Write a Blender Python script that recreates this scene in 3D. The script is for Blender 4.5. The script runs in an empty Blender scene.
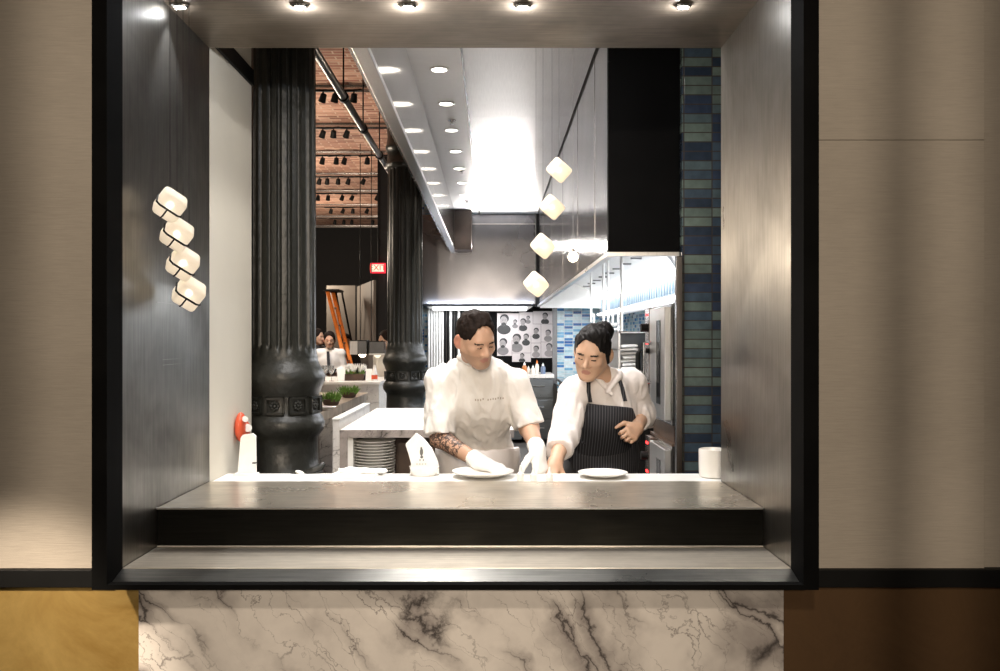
import bpy, bmesh, math, random
import numpy as np
from mathutils import Vector, Matrix
random.seed(7)
SC = bpy.context.scene
COL = SC.collection
F, CX, CY, CZ = 900.0, 493.0, 339.0, 1.5
PI = math.pi
def P(px, py, Y):
    return Vector(((px-CX)*Y/F, Y, CZ-(py-CY)*Y/F))

# ------------------------------------------------------------------ materials
def srgb(r, g, b):
    f = lambda c: (c/255/12.92) if c/255 <= .04045 else ((c/255+.055)/1.055)**2.4
    return (f(r), f(g), f(b), 1.0)
class NT:
    def __init__(s, name):
        s.m = bpy.data.materials.new(name); s.m.use_nodes = True
        s.t = s.m.node_tree; s.t.nodes.clear()
        s.out = s.n('ShaderNodeOutputMaterial')
        s.b = s.n('ShaderNodeBsdfPrincipled')
        s.l(s.b.outputs[0], s.out.inputs[0])
    def n(s, t, **kw):
        x = s.t.nodes.new(t)
        for k, v in kw.items(): setattr(x, k, v)
        return x
    def l(s, a, b): s.t.links.new(a, b)
    def coords(s, scale=(1, 1, 1), rot=(0, 0, 0), kind='Object', loc=(0, 0, 0)):
        c = s.n('ShaderNodeTexCoord'); m = s.n('ShaderNodeMapping')
        m.inputs['Scale'].default_value = scale; m.inputs['Rotation'].default_value = rot
        m.inputs['Location'].default_value = loc
        s.l(c.outputs[kind], m.inputs[0]); return m.outputs[0]
    def noise(s, vec, scale=5, detail=4, rough=.55, dist=0):
        x = s.n('ShaderNodeTexNoise'); s.l(vec, x.inputs['Vector'])
        x.inputs['Scale'].default_value = scale; x.inputs['Detail'].default_value = detail
        x.inputs['Roughness'].default_value = rough; x.inputs['Distortion'].default_value = dist
        return x.outputs['Fac']
    def ramp(s, fac, stops, interp='LINEAR'):
        r = s.n('ShaderNodeValToRGB'); cr = r.color_ramp; cr.interpolation = interp
        while len(cr.elements) < len(stops): cr.elements.new(.5)
        for e, (p, c) in zip(cr.elements, stops):
            e.position = p; e.color = c if len(c) == 4 else (*c, 1)
        s.l(fac, r.inputs[0]); return r.outputs[0]
    def mix(s, fac, a, b, blend='MIX'):
        x = s.n('ShaderNodeMix', data_type='RGBA', blend_type=blend)
        for sock, v in ((x.inputs[0], fac), (x.inputs[6], a), (x.inputs[7], b)):
            if hasattr(v, 'is_output'): s.l(v, sock)
            else: sock.default_value = v
        return x.outputs[2]
    def rng(s, fac, lo, hi):
        x = s.n('ShaderNodeMapRange'); s.l(fac, x.inputs[0])
        x.inputs[1].default_value = .3; x.inputs[2].default_value = .7
        x.inputs[3].default_value = lo; x.inputs[4].default_value = hi
        return x.outputs[0]
    def bump(s, h, strength=.2, dist=.01):
        b = s.n('ShaderNodeBump'); b.inputs['Strength'].default_value = strength
        b.inputs['Distance'].default_value = dist
        s.l(h, b.inputs['Height']); s.l(b.outputs[0], s.b.inputs['Normal'])
    def set(s, col=None, rough=None, metal=None, spec=None):
        for k, v in (('Base Color', col), ('Roughness', rough), ('Metallic', metal), ('Specular IOR Level', spec)):
            if v is None: continue
            if hasattr(v, 'is_output'): s.l(v, s.b.inputs[k])
            else: s.b.inputs[k].default_value = v
        return s
def plain(name, c, rough=.5, metal=0, var=.12, scale=12, spec=.5, bump=0):
    n = NT(name); v = n.coords()
    f = n.noise(v, scale)
    a = tuple(x*(1-var) for x in c[:3])+(1,); b = tuple(min(1, x*(1+var)) for x in c[:3])+(1,)
    n.set(n.ramp(f, [(.3, a), (.7, b)]), rough, metal, spec)
    if bump: n.bump(f, bump)
    return n.m
def brushed(name, c, rough=.28, stretch=(40, 40, .6), var=.2, blot=.25, blots=1.6, rvar=.1, bmp=.04, metal=1.0):
    n = NT(name)
    f = n.noise(n.coords(stretch), 6, 3); g = n.noise(n.coords(), blots, 4, .55, .3)
    a = tuple(x*(1-var) for x in c[:3])+(1,); b = tuple(min(1, x*(1+var)) for x in c[:3])+(1,)
    c1 = n.ramp(f, [(.3, a), (.7, b)])
    c2 = n.ramp(g, [(.3, (1-blot,)*3+(1,)), (.7, (1, 1, 1, 1))])
    n.set(n.mix(1.0, c1, c2, 'MULTIPLY'), n.rng(g, rough+rvar, rough-rvar*.6), metal)
    n.bump(f, bmp, .002)
    return n.m
def emit(name, c, s):
    n = NT(name); n.t.nodes.remove(n.b)
    e = n.n('ShaderNodeEmission'); e.inputs[0].default_value = c; e.inputs[1].default_value = s
    n.l(e.outputs[0], n.out.inputs[0]); return n.m
def plane_vec(n, u, v, sh=(0, 0)):
    c = n.n('ShaderNodeTexCoord'); sx = n.n('ShaderNodeSeparateXYZ'); cb = n.n('ShaderNodeCombineXYZ')
    n.l(c.outputs['Object'], sx.inputs[0]); n.l(sx.outputs[u], cb.inputs[0]); n.l(sx.outputs[v], cb.inputs[1])
    ad = n.n('ShaderNodeVectorMath', operation='ADD'); n.l(cb.outputs[0], ad.inputs[0]); ad.inputs[1].default_value = (sh[0]+50*0, sh[1], 0)
    return ad.outputs[0]
def tiles(name, u, v, w, h, stops, grout, rough=.15, mortar=.004, offset=0.0, bump=.3, sh=(0, 0)):
    n = NT(name); vec = plane_vec(n, u, v, sh)
    def brick(c1, c2, mo):
        b = n.n('ShaderNodeTexBrick', offset=offset, squash=1.0)
        n.l(vec, b.inputs['Vector'])
        for k, x in (('Color1', c1), ('Color2', c2), ('Mortar', mo), ('Scale', 1.0), ('Mortar Size', mortar),
                     ('Mortar Smooth', .1), ('Bias', 0.0), ('Brick Width', w), ('Row Height', h)):
            b.inputs[k].default_value = x
        return b
    b = brick((0, 0, 0, 1), (1, 1, 1, 1), (.5, .5, .5, 1))
    col = n.ramp(b.outputs['Color'], stops, 'CONSTANT')
    nz = n.noise(n.coords(), 18, 5)
    col = n.mix(.45, col, n.ramp(nz, [(.25, (.35, .35, .35, 1)), (.75, (1.25, 1.25, 1.25, 1))]), 'MULTIPLY')
    n.set(n.mix(b.outputs['Fac'], col, grout), rough)
    inv = n.n('ShaderNodeMath', operation='SUBTRACT'); inv.inputs[0].default_value = 1; n.l(b.outputs['Fac'], inv.inputs[1])
    n.bump(inv.outputs[0], bump, .004)
    return n.m
def marble(name, base, vein, rot=(0, 0, 0), scale=1.0, heavy=.5, rough=.18, dens=1.0):
    """pale stone with slanting veins; rot turns the vein direction in the object's own space"""
    n = NT(name); v = n.coords((scale,)*3, rot)
    nz = n.n('ShaderNodeTexNoise'); n.l(v, nz.inputs['Vector']); nz.inputs['Scale'].default_value = 1.6; nz.inputs['Detail'].default_value = 7; nz.inputs['Roughness'].default_value = .6
    sb = n.n('ShaderNodeVectorMath', operation='SUBTRACT'); n.l(nz.outputs['Color'], sb.inputs[0]); sb.inputs[1].default_value = (.5, .5, .5)
    wv = n.n('ShaderNodeVectorMath', operation='SCALE'); wv.inputs['Scale'].default_value = .6; n.l(sb.outputs[0], wv.inputs[0])
    ad = n.n('ShaderNodeVectorMath', operation='ADD'); n.l(v, ad.inputs[0]); n.l(wv.outputs[0], ad.inputs[1])
    st = n.n('ShaderNodeMapping'); st.inputs['Scale'].default_value = (.30, 1, 2.3); n.l(ad.outputs[0], st.inputs[0])
    def vor(sc, hi):
        x = n.n('ShaderNodeTexVoronoi', feature='DISTANCE_TO_EDGE'); n.l(st.outputs[0], x.inputs['Vector']); x.inputs['Scale'].default_value = sc
        return n.ramp(x.outputs['Distance'], [(0, (1, 1, 1, 1)), (hi, (0, 0, 0, 1))])
    w = n.noise(v, 1.5, 4, .55); w2 = n.noise(n.coords((scale,)*3, rot, loc=(7, 3, 5)), 2.6, 4, .6)
    big = n.mix(1.0, vor(1.3*dens, .022), n.ramp(w, [(.45, (0, 0, 0, 1)), (.58, (1, 1, 1, 1))]), 'MULTIPLY')
    halo = n.mix(1.0, vor(1.3*dens, .20), n.ramp(w, [(.42, (0, 0, 0, 1)), (.60, (heavy,)*3+(1,))]), 'MULTIPLY')
    fine = n.mix(1.0, vor(3.6*dens, .022), n.ramp(w2, [(.38, (.08, .08, .08, 1)), (.6, (.85, .85, .85, 1))]), 'MULTIPLY')
    cloud = n.noise(v, 3.0, 6, .6, .4)
    c = n.mix(n.ramp(cloud, [(.40, (0, 0, 0, 1)), (.8, (.30,)*3+(1,))]), base, vein)
    c = n.mix(halo, c, vein); c = n.mix(fine, c, tuple(x*.7 for x in vein[:3])+(1,)); c = n.mix(big, c, tuple(x*.3 for x in vein[:3])+(1,))
    n.set(c, rough)
    return n.m

# ------------------------------------------------------------------ mesh builder
class MB:
    def __init__(s): s.bm = bmesh.new()
    def _hull(s, vs, faces):
        v = [s.bm.verts.new(p) for p in vs]; out = []
        for f in faces:
            try: out.append(s.bm.faces.new([v[i] for i in f]))
            except ValueError: pass
        return v
    def box(s, x0, x1, y0, y1, z0, z1, bev=0, M=None, seg=2):
        x0, x1 = sorted((x0, x1)); y0, y1 = sorted((y0, y1)); z0, z1 = sorted((z0, z1))
        pts = [Vector(p) for p in ((x0,y0,z0),(x1,y0,z0),(x1,y1,z0),(x0,y1,z0),(x0,y0,z1),(x1,y0,z1),(x1,y1,z1),(x0,y1,z1))]
        if M: pts = [M @ p for p in pts]
        v = s._hull(pts, [(3,2,1,0),(4,5,6,7),(0,1,5,4),(1,2,6,5),(2,3,7,6),(3,0,4,7)])
        if bev:
            es = list({e for q in v for e in q.link_edges})
            bmesh.ops.bevel(s.bm, geom=es, offset=bev, segments=seg, affect='EDGES', profile=.5)
        return s
    def prism(s, poly, axis, a, b):
        """poly: list of 2D points; axis 'x','y','z' is the extrusion axis"""
        def mk(p, t):
            return {'x': (t, p[0], p[1]), 'y': (p[0], t, p[1]), 'z': (p[0], p[1], t)}[axis]
        n = len(poly); v = [s.bm.verts.new(mk(p, a)) for p in poly]+[s.bm.verts.new(mk(p, b)) for p in poly]
        s.bm.faces.new(v[:n]); s.bm.faces.new(v[n:][::-1])
        for i in range(n): s.bm.faces.new([v[i], v[n+i], v[n+(i+1) % n], v[(i+1) % n]])
        return s
    def slab(s, a, b, c, d, t):
        """quad a,b,c,d thickened by t along its normal"""
        a, b, c, d = map(Vector, (a, b, c, d)); n = (b-a).cross(d-a).normalized()*t
        s._hull([a, b, c, d, a+n, b+n, c+n, d+n], [(3,2,1,0),(4,5,6,7),(0,1,5,4),(1,2,6,5),(2,3,7,6),(3,0,4,7)])
        return s
    def cyl(s, p0, p1, r, r2=None, seg=16, caps=True):
        p0, p1 = Vector(p0), Vector(p1); r2 = r if r2 is None else r2
        d = (p1-p0).normalized(); u = d.orthogonal().normalized(); w = d.cross(u)
        A = [s.bm.verts.new(p0+(u*math.cos(t)+w*math.sin(t))*r) for t in [2*PI*i/seg for i in range(seg)]]
        B = [s.bm.verts.new(p1+(u*math.cos(t)+w*math.sin(t))*r2) for t in [2*PI*i/seg for i in range(seg)]]
        for i in range(seg): s.bm.faces.new([A[i], A[(i+1) % seg], B[(i+1) % seg], B[i]])
        if caps: s.bm.faces.new(A[::-1]); s.bm.faces.new(B)
        return s
    def tube(s, pts, r, seg=8):
        pts = [Vector(p) for p in pts]; rings = []
        u = None
        for i, p in enumerate(pts):
            d = (pts[min(i+1, len(pts)-1)]-pts[max(i-1, 0)]).normalized()
            u = d.orthogonal().normalized() if u is None else (u-d*u.dot(d)).normalized()
            w = d.cross(u); rr = r[i] if isinstance(r, (list, tuple)) else r
            rings.append([s.bm.verts.new(p+(u*math.cos(2*PI*k/seg)+w*math.sin(2*PI*k/seg))*rr) for k in range(seg)])
        for A, B in zip(rings, rings[1:]):
            for k in range(seg): s.bm.faces.new([A[k], A[(k+1) % seg], B[(k+1) % seg], B[k]])
        s.bm.faces.new(rings[0][::-1]); s.bm.faces.new(rings[-1])
        return s
    def lathe(s, c, prof, seg=32, flute=0, fd=.06, closed=True):
        """prof rows (r, z[, fluted]) about the vertical through c"""
        c = Vector(c); rings = []
        for row in prof:
            r, z = row[0], row[1]; fl = row[2] if len(row) > 2 else 0
            ring = []
            for k in range(seg):
                t = 2*PI*k/seg; rr = r
                if flute and fl: rr = r*(1-fd*fl*max(0, math.sin(t*flute)*1.0)**.6)
                ring.append(s.bm.verts.new(c+Vector((rr*math.cos(t), rr*math.sin(t), z))))
            rings.append(ring)
        for A, B in zip(rings, rings[1:]):
            for k in range(seg): s.bm.faces.new([A[k], A[(k+1) % seg], B[(k+1) % seg], B[k]])
        if closed:
            s.bm.faces.new(rings[0][::-1]); s.bm.faces.new(rings[-1])
        return s
    def ball(s, c, r, M=None, sub=3, sc=(1, 1, 1)):
        mm = Matrix.Translation(Vector(c)) @ (M or Matrix.Identity(4)) @ Matrix.Diagonal((r*sc[0], r*sc[1], r*sc[2], 1))
        bmesh.ops.create_icosphere(s.bm, subdivisions=sub, radius=1, matrix=mm)
        return s
    def xf(s, M): s.bm.transform(M); return s

def wloc(o):
    v = Vector((0, 0, 0))
    while o: v += o.location; o = o.parent
    return v
def obj(name, mb, m, parent=None, smooth=None, loc=None):
    """link a builder (or a mesh) as one object; geometry is given in world coordinates"""
    if isinstance(mb, MB):
        bmesh.ops.recalc_face_normals(mb.bm, faces=mb.bm.faces)
        me = bpy.data.meshes.new(name); mb.bm.to_mesh(me); mb.bm.free()
    else: me = mb
    if m is not None:
        for x in (m if isinstance(m, (list, tuple)) else [m]): me.materials.append(x)
    o = bpy.data.objects.new(name, me); COL.objects.link(o)
    n = len(me.vertices); co = np.empty(n*3); me.vertices.foreach_get('co', co); co = co.reshape(-1, 3)
    if parent is not None:
        o.parent = parent; base = wloc(parent)
        if loc is None:
            lo, hi = co.min(0), co.max(0); o.location = Vector((lo+hi)/2)-base
        else: o.location = Vector(loc)-base
    else:
        lo, hi = co.min(0), co.max(0)
        o.location = Vector(((lo[0]+hi[0])/2, (lo[1]+hi[1])/2, lo[2])) if loc is None else Vector(loc)
    co -= np.array(wloc(o)); me.vertices.foreach_set('co', co.ravel())
    if smooth == 'all': me.polygons.foreach_set('use_smooth', [True]*len(me.polygons))
    elif smooth:
        me.polygons.foreach_set('use_smooth', [True]*len(me.polygons))
        me.set_sharp_from_angle(angle=math.radians(smooth if smooth is not True else 35))
    me.update()
    return o
def tag(o, label, cat, group=None, kind=None):
    o['label'] = label; o['category'] = cat
    if group: o['group'] = group
    if kind: o['kind'] = kind
    return o
def thing(name, label, cat, loc, group=None):
    o = bpy.data.objects.new(name, None); COL.objects.link(o); o.location = loc; o.empty_display_size = .05
    return tag(o, label, cat, group)
def struct(name, mb, m, smooth=None, label=None):
    o = obj(name, mb, m, None, smooth); o['kind'] = 'structure'
    if label: o['label'] = label
    return o
def dup(root, loc, label, rz=0, rot=None, sc=1):
    r = root.copy(); COL.objects.link(r); r.location = loc; r.rotation_euler = rot or (0, 0, rz); r['label'] = label
    r.scale = (sc, sc, sc)
    for ch in list(root.children):
        c = ch.copy(); COL.objects.link(c); c.parent = r
        for g in list(ch.children):
            d = g.copy(); COL.objects.link(d); d.parent = c
    return r
def area(name, loc, size, power, col=(1, .93, .84), rot=(0, 0, 0), sy=None, spread=180):
    l = bpy.data.lights.new(name, 'AREA'); l.energy = power; l.color = col; l.size = size
    l.spread = math.radians(spread)
    if sy: l.shape = 'RECTANGLE'; l.size_y = sy
    else: l.shape = 'DISK'
    o = bpy.data.objects.new(name, l); COL.objects.link(o); o.location = loc; o.rotation_euler = rot; return o
def spot(name, loc, target, power, ang=60, blend=.5, col=(1, .9, .78), r=.03):
    l = bpy.data.lights.new(name, 'SPOT'); l.energy = power; l.color = col; l.spot_size = math.radians(ang)
    l.spot_blend = blend; l.shadow_soft_size = r
    o = bpy.data.objects.new(name, l); COL.objects.link(o); o.location = loc
    o.rotation_euler = (Vector(target)-Vector(loc)).to_track_quat('-Z', 'Y').to_euler(); return o
def point(name, loc, power, col=(1, .9, .78), r=.03):
    l = bpy.data.lights.new(name, 'POINT'); l.energy = power; l.color = col; l.shadow_soft_size = r
    o = bpy.data.objects.new(name, l); COL.objects.link(o); o.location = loc; return o

# ------------------------------------------------------------------ implicit surfaces for bodies and cloth
class SDF:
    def __init__(s, h=.005): s.h = h; s.ops = []; s.post = []
    def add(s, fn, lo, hi, k=.01, mode='u'): s.ops.append((fn, np.array(lo), np.array(hi), k, mode)); return s
    def rc(s, a, b, r1, r2=None, k=.015, mode='u', clip=None):
        a = np.array(a, float); b = np.array(b, float); r2 = r1 if r2 is None else r2
        ba = b-a; L = float(ba@ba)+1e-12; m = max(r1, r2)
        def fn(X, Y, Z):
            x, y, z = X-a[0], Y-a[1], Z-a[2]
            t = np.clip((x*ba[0]+y*ba[1]+z*ba[2])/L, 0, 1)
            d = np.sqrt((x-t*ba[0])**2+(y-t*ba[1])**2+(z-t*ba[2])**2)-(r1+(r2-r1)*t)
            for (p, n) in clip or (): d = np.maximum(d, (X-p[0])*n[0]+(Y-p[1])*n[1]+(Z-p[2])*n[2])
            return d
        return s.add(fn, np.minimum(a, b)-m, np.maximum(a, b)+m, k, mode)
    def chain(s, pts, rs, k=.015, mode='u', clip=None):
        for i in range(len(pts)-1): s.rc(pts[i], pts[i+1], rs[i], rs[i+1], k, mode, clip)
        return s
    def el(s, c, r, R=None, k=.015, mode='u', clip=None):
        c = np.array(c, float); r = np.array(r, float); m = r.max() if R is not None else r
        Rm = np.array(R, float) if R is not None else np.eye(3)     # columns = local axes
        def fn(X, Y, Z):
            x, y, z = X-c[0], Y-c[1], Z-c[2]
            q = [(x*Rm[0, i]+y*Rm[1, i]+z*Rm[2, i]) for i in range(3)]
            k0 = np.sqrt(sum((q[i]/r[i])**2 for i in range(3))); k1 = np.sqrt(sum((q[i]/r[i]**2)**2 for i in range(3)))+1e-9
            d = k0*(k0-1)/k1
            for (p, n) in clip or (): d = np.maximum(d, (X-p[0])*n[0]+(Y-p[1])*n[1]+(Z-p[2])*n[2])
            return d
        return s.add(fn, c-m, c+m, k, mode)
    def cut(s, p, n): s.post.append(lambda D, X, Y, Z: np.maximum(D, (X-p[0])*n[0]+(Y-p[1])*n[1]+(Z-p[2])*n[2])); return s
    def disp(s, f): s.post.append(lambda D, X, Y, Z: D+f(X, Y, Z)); return s
    def mesh(s, name, matfn=None):
        h = s.h
        us = [o for o in s.ops if o[4] == 'u']
        lo = np.min([o[1] for o in us], 0)-6*h; hi = np.max([o[2] for o in us], 0)+6*h
        n = np.ceil((hi-lo)/h).astype(int)+1
        ax = [(lo[i]+h*np.arange(n[i])).astype(np.float32) for i in range(3)]
        D = np.full(n, .2, np.float32)
        for fn, a, b, k, mode in s.ops:
            mg = k+5*h
            i0 = np.maximum(0, np.floor((a-mg-lo)/h).astype(int)); i1 = np.minimum(n, np.ceil((b+mg-lo)/h).astype(int)+1)
            if (i1 <= i0).any(): continue
            sl = tuple(slice(i0[i], i1[i]) for i in range(3))
            X, Y, Z = np.ix_(ax[0][sl[0]], ax[1][sl[1]], ax[2][sl[2]])
            d = fn(X, Y, Z).astype(np.float32); c = D[sl]
            if mode == 'u':
                hh = np.clip(.5+.5*(c-d)/k, 0, 1); D[sl] = c+(d-c)*hh-k*hh*(1-hh)
            else:
                d = -d; hh = np.clip(.5-.5*(c-d)/k, 0, 1); D[sl] = c+(d-c)*hh+k*hh*(1-hh)
        X, Y, Z = np.ix_(*ax)
        for f in s.post: D = f(D, X, Y, Z)
        D[0], D[-1], D[:, 0], D[:, -1], D[:, :, 0], D[:, :, -1] = (.2,)*6
        S = D < 0
        cnt = sum(S[i:n[0]-1+i, j:n[1]-1+j, k:n[2]-1+k].astype(np.int8) for i in (0, 1) for j in (0, 1) for k in (0, 1))
        act = np.argwhere((cnt > 0) & (cnt < 8))
        idx = np.full(n-1, -1, np.int32); idx[tuple(act.T)] = np.arange(len(act))
        acc = np.zeros((len(act), 3)); ct = np.zeros(len(act))
        cr = [(i, j, k) for i in (0, 1) for j in (0, 1) for k in (0, 1)]
        dv = {c: D[act[:, 0]+c[0], act[:, 1]+c[1], act[:, 2]+c[2]] for c in cr}
        for c in cr:
            for q in range(3):
                if c[q]: continue
                e = list(c); e[q] = 1; e = tuple(e)
                a, b = dv[c], dv[e]; m = (a < 0) != (b < 0)
                t = a[m]/(a[m]-b[m]); pt = np.tile(np.array(c, float), (m.sum(), 1)); pt[:, q] += t
                acc[m] += pt; ct[m] += 1
        V = lo+h*(act+acc/ct[:, None])
        quads = []
        for q in range(3):
            u, w = [(1, 2), (2, 0), (0, 1)][q]
            A = [slice(None)]*3; B = [slice(None)]*3
            A[q] = slice(0, -1); B[q] = slice(1, None)
            sa, sb = S[tuple(A)], S[tuple(B)]
            e = np.argwhere(sa != sb)
            e = e[(e[:, u] > 0) & (e[:, w] > 0) & (e[:, u] < n[u]-1) & (e[:, w] < n[w]-1)]
            fl = sa[tuple(e.T)]
            def gi(du, dw):
                t = e.copy(); t[:, u] -= du; t[:, w] -= dw; return idx[tuple(t.T)]
            qd = np.stack([gi(1, 1), gi(0, 1), gi(0, 0), gi(1, 0)], 1)
            qd[~fl] = qd[~fl][:, ::-1]; quads.append(qd)
        Q = np.concatenate(quads)
        # light smoothing
        for _ in range(1):
            sm = np.zeros_like(V); c = np.zeros(len(V))
            for i in range(4):
                np.add.at(sm, Q[:, i], V[Q[:, (i+1) % 4]]); np.add.at(sm, Q[:, i], V[Q[:, (i+3) % 4]]); np.add.at(c, Q[:, i], 2)
            V = V*.5+.5*sm/np.maximum(c, 1)[:, None]
        me = bpy.data.meshes.new(name)
        me.vertices.add(len(V)); me.vertices.foreach_set('co', V.astype(np.float32).ravel())
        me.loops.add(Q.size); me.loops.foreach_set('vertex_index', Q.ravel().astype(np.int32))
        me.polygons.add(len(Q)); me.polygons.foreach_set('loop_start', np.arange(0, Q.size, 4, dtype=np.int32))
        me.polygons.foreach_set('use_smooth', np.ones(len(Q), bool))
        if matfn is not None:
            C = V[Q].mean(1); me.polygons.foreach_set('material_index', matfn(C).astype(np.int32))
        me.update(calc_edges=True); me.validate()
        return me
# ================================================================== materials of the place
M = {}
M['steel_dim'] = brushed('dim_mottled_steel', (.19, .18, .16), .36, (14, 14, .8), .18, .55, 2.2, .14)  # left panel: same steel as the right, darker colour for its duller reflections
M['steel_lit'] = brushed('lit_mottled_steel', (.27, .255, .23), .34, (14, 14, .8), .16, .4, 2.2, .12)  # right panel: lighter colour holds its brighter reflections
M['bronze'] = brushed('bronze_soffit', (.27, .215, .16), .38, (.8, 20, 20), .2, .5, 2.5, .1, .04, .6)
M['ledge'] = brushed('waxed_steel', (.74, .67, .56), .29, (.9, 26, 26), .16, .42, 3.4, .08, .04, .85)
M['riser'] = brushed('blackened_steel', (.014, .014, .013), .4, (.9, 20, 20), .2, .4, 3, .1)
M['shelf_low'] = brushed('satin_steel', (.66, .60, .51), .48, (.9, 26, 26), .14, .35, 3.4, .08)
M['lip'] = brushed('lip_steel', (.16, .16, .15), .32, (.9, 20, 20), .2, .4, 3, .1)
M['frame'] = plain('black_frame_steel', (.004, .004, .004), .8, 0, .3, 6, .05)
M['frame_in'] = plain('black_inner_steel', (.012, .008, .007), .35, 0, .3, 6, .4)
M['black'] = plain('black_paint', (.004, .004, .004), .55, 0, .3, 12, .2)
M['panel_blk'] = plain('black_panel', (.002, .002, .0022), .6, 0, .4, 3, .06)
M['dkwall'] = plain('charcoal_wall', (.006, .006, .007), .8)
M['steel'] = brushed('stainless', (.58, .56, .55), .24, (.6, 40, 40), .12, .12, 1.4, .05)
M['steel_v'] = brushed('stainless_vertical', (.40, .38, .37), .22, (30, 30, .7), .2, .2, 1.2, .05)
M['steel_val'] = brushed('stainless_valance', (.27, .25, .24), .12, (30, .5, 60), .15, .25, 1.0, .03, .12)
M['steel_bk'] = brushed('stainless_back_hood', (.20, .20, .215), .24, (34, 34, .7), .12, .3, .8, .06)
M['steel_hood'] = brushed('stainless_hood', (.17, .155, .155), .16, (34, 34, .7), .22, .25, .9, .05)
M['steel_lt'] = brushed('stainless_light', (.8, .8, .8), .3, (20, 20, 1), .08, .1, 2, .05)
M['chrome'] = plain('chrome', (.75, .75, .75), .12, 1)
M['cream'] = plain('cream_plaster', (.66, .62, .53), .6, 0, .03, 3)
M['white'] = plain('white_enamel', (.82, .81, .78), .3, 0, .03)
M['porcelain'] = plain('porcelain', (.85, .83, .79), .15, 0, .02)
M['paper'] = plain('white_paper', (.84, .83, .8), .8, 0, .03, 30)
M['iron'] = plain('painted_cast_iron', (.015, .0155, .013), .36, 0, .25, 30, .38, .35)
M['ceil'] = brushed('ceiling_steel', (.80, .78, .76), .32, (30, .8, 30), .05, .08, 1.0, .06, .04, .5)
M['ceil_w'] = plain('ceiling_white', (.8, .79, .77), .4, 0, .02)
M['wood_blk'] = plain('espresso_wood', (.03, .017, .011), .5, 0, .3, 9)
M['wood'] = plain('grey_wood', (.30, .24, .18), .55, 0, .3, 9)
M['wood_dk'] = plain('dark_wood', (.07, .04, .025), .5, 0, .3, 9)
M['orange'] = plain('orange_fibreglass', (.75, .20, .03), .45, 0, .15)
M['red'] = plain('orange_red_plastic', (.62, .09, .035), .3, 0, .08)
M['green'] = plain('moss_green', (.12, .24, .035), .8, 0, .5, 60)
M['beige'] = plain('beige_panel', (.12, .105, .092), .7, 0, .06, 3)
M['floor'] = plain('concrete_floor', (.06, .055, .05), .5, 0, .25, 3)
M['grey'] = plain('grey_lacquer', (.12, .12, .12), .3, 0, .15)
M['lamp_on'] = emit('lamp_lens', (1, .93, .82, 1), 14)
M['led'] = emit('led_tube', (.93, .96, 1, 1), 9)
M['bulb'] = emit('warm_bulb', (1, .84, .6, 1), 22)

def wall_mat():
    n = NT('linen_wall'); v = n.coords((3, 3, 60))
    f = n.noise(v, 5, 5, .7); g = n.noise(n.coords((1, 1, 1)), 2.4, 5, .6)
    c = n.ramp(g, [(.3, (.40, .355, .30, 1)), (.7, (.46, .41, .35, 1))])
    n.set(n.mix(.35, c, n.ramp(f, [(.3, (.62, .62, .62, 1)), (.7, (1.1, 1.1, 1.1, 1))]), 'MULTIPLY'), .75)
    n.bump(f, .3, .003); return n.m
M['linen'] = wall_mat()
def brass_mat(name, a, b):
    n = NT(name); g = n.noise(n.coords(), 3.2, 8, .65, 1.0)
    n.set(n.ramp(g, [(.3, a), (.7, b)]), n.rng(g, .5, .34), .72); return n.m
M['brass'] = brass_mat('aged_brass', (.38, .23, .06, 1), (.80, .56, .20, 1))
M['brass_dk'] = brass_mat('dark_brass', (.14, .08, .04, 1), (.24, .14, .07, 1))
M['marble'] = marble('calacatta_marble', (.78, .73, .68, 1), (.24, .21, .20, 1), (0, -.80, 0), 2.0, .9, .25, 1.1)
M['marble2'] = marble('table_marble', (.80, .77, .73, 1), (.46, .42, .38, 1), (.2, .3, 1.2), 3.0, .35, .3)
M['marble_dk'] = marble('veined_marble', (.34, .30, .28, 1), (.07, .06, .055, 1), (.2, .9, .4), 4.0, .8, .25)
B = lambda r, g, b: srgb(r, g, b)
M['tile_pier'] = tiles('glazed_tile_pier', 0, 2, .16, .0535,
    [(0, B(46, 58, 74)), (.2, B(98, 112, 106)), (.36, B(66, 82, 96)), (.52, B(108, 122, 114)), (.68, B(52, 64, 84)), (.82, B(84, 100, 104))], B(64, 58, 52), .2, .0032, sh=(.3665, 0))
M['tile_back'] = tiles('glazed_tile_back', 0, 2, .135, .046,
    [(0, B(60, 128, 190)), (.15, B(196, 222, 230)), (.4, B(120, 178, 212)), (.55, B(214, 232, 236)), (.78, B(36, 92, 160)), (.88, B(168, 206, 222))], B(214, 220, 222), .2, .004)
M['tile_side'] = tiles('glazed_tile_side', 1, 2, .135, .046,
    [(0, B(60, 128, 190)), (.15, B(196, 222, 230)), (.4, B(120, 178, 212)), (.55, B(214, 232, 236)), (.78, B(36, 92, 160)), (.88, B(168, 206, 222))], B(214, 220, 222), .2, .004)
M['brick'] = tiles('red_brick', 0, 1, .22, .075,
    [(0, B(176, 124, 104)), (.25, B(200, 152, 130)), (.5, B(164, 110, 92)), (.7, B(210, 166, 144)), (.85, B(146, 96, 80))], B(200, 172, 152), .85, .008, .5, .5)

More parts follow.
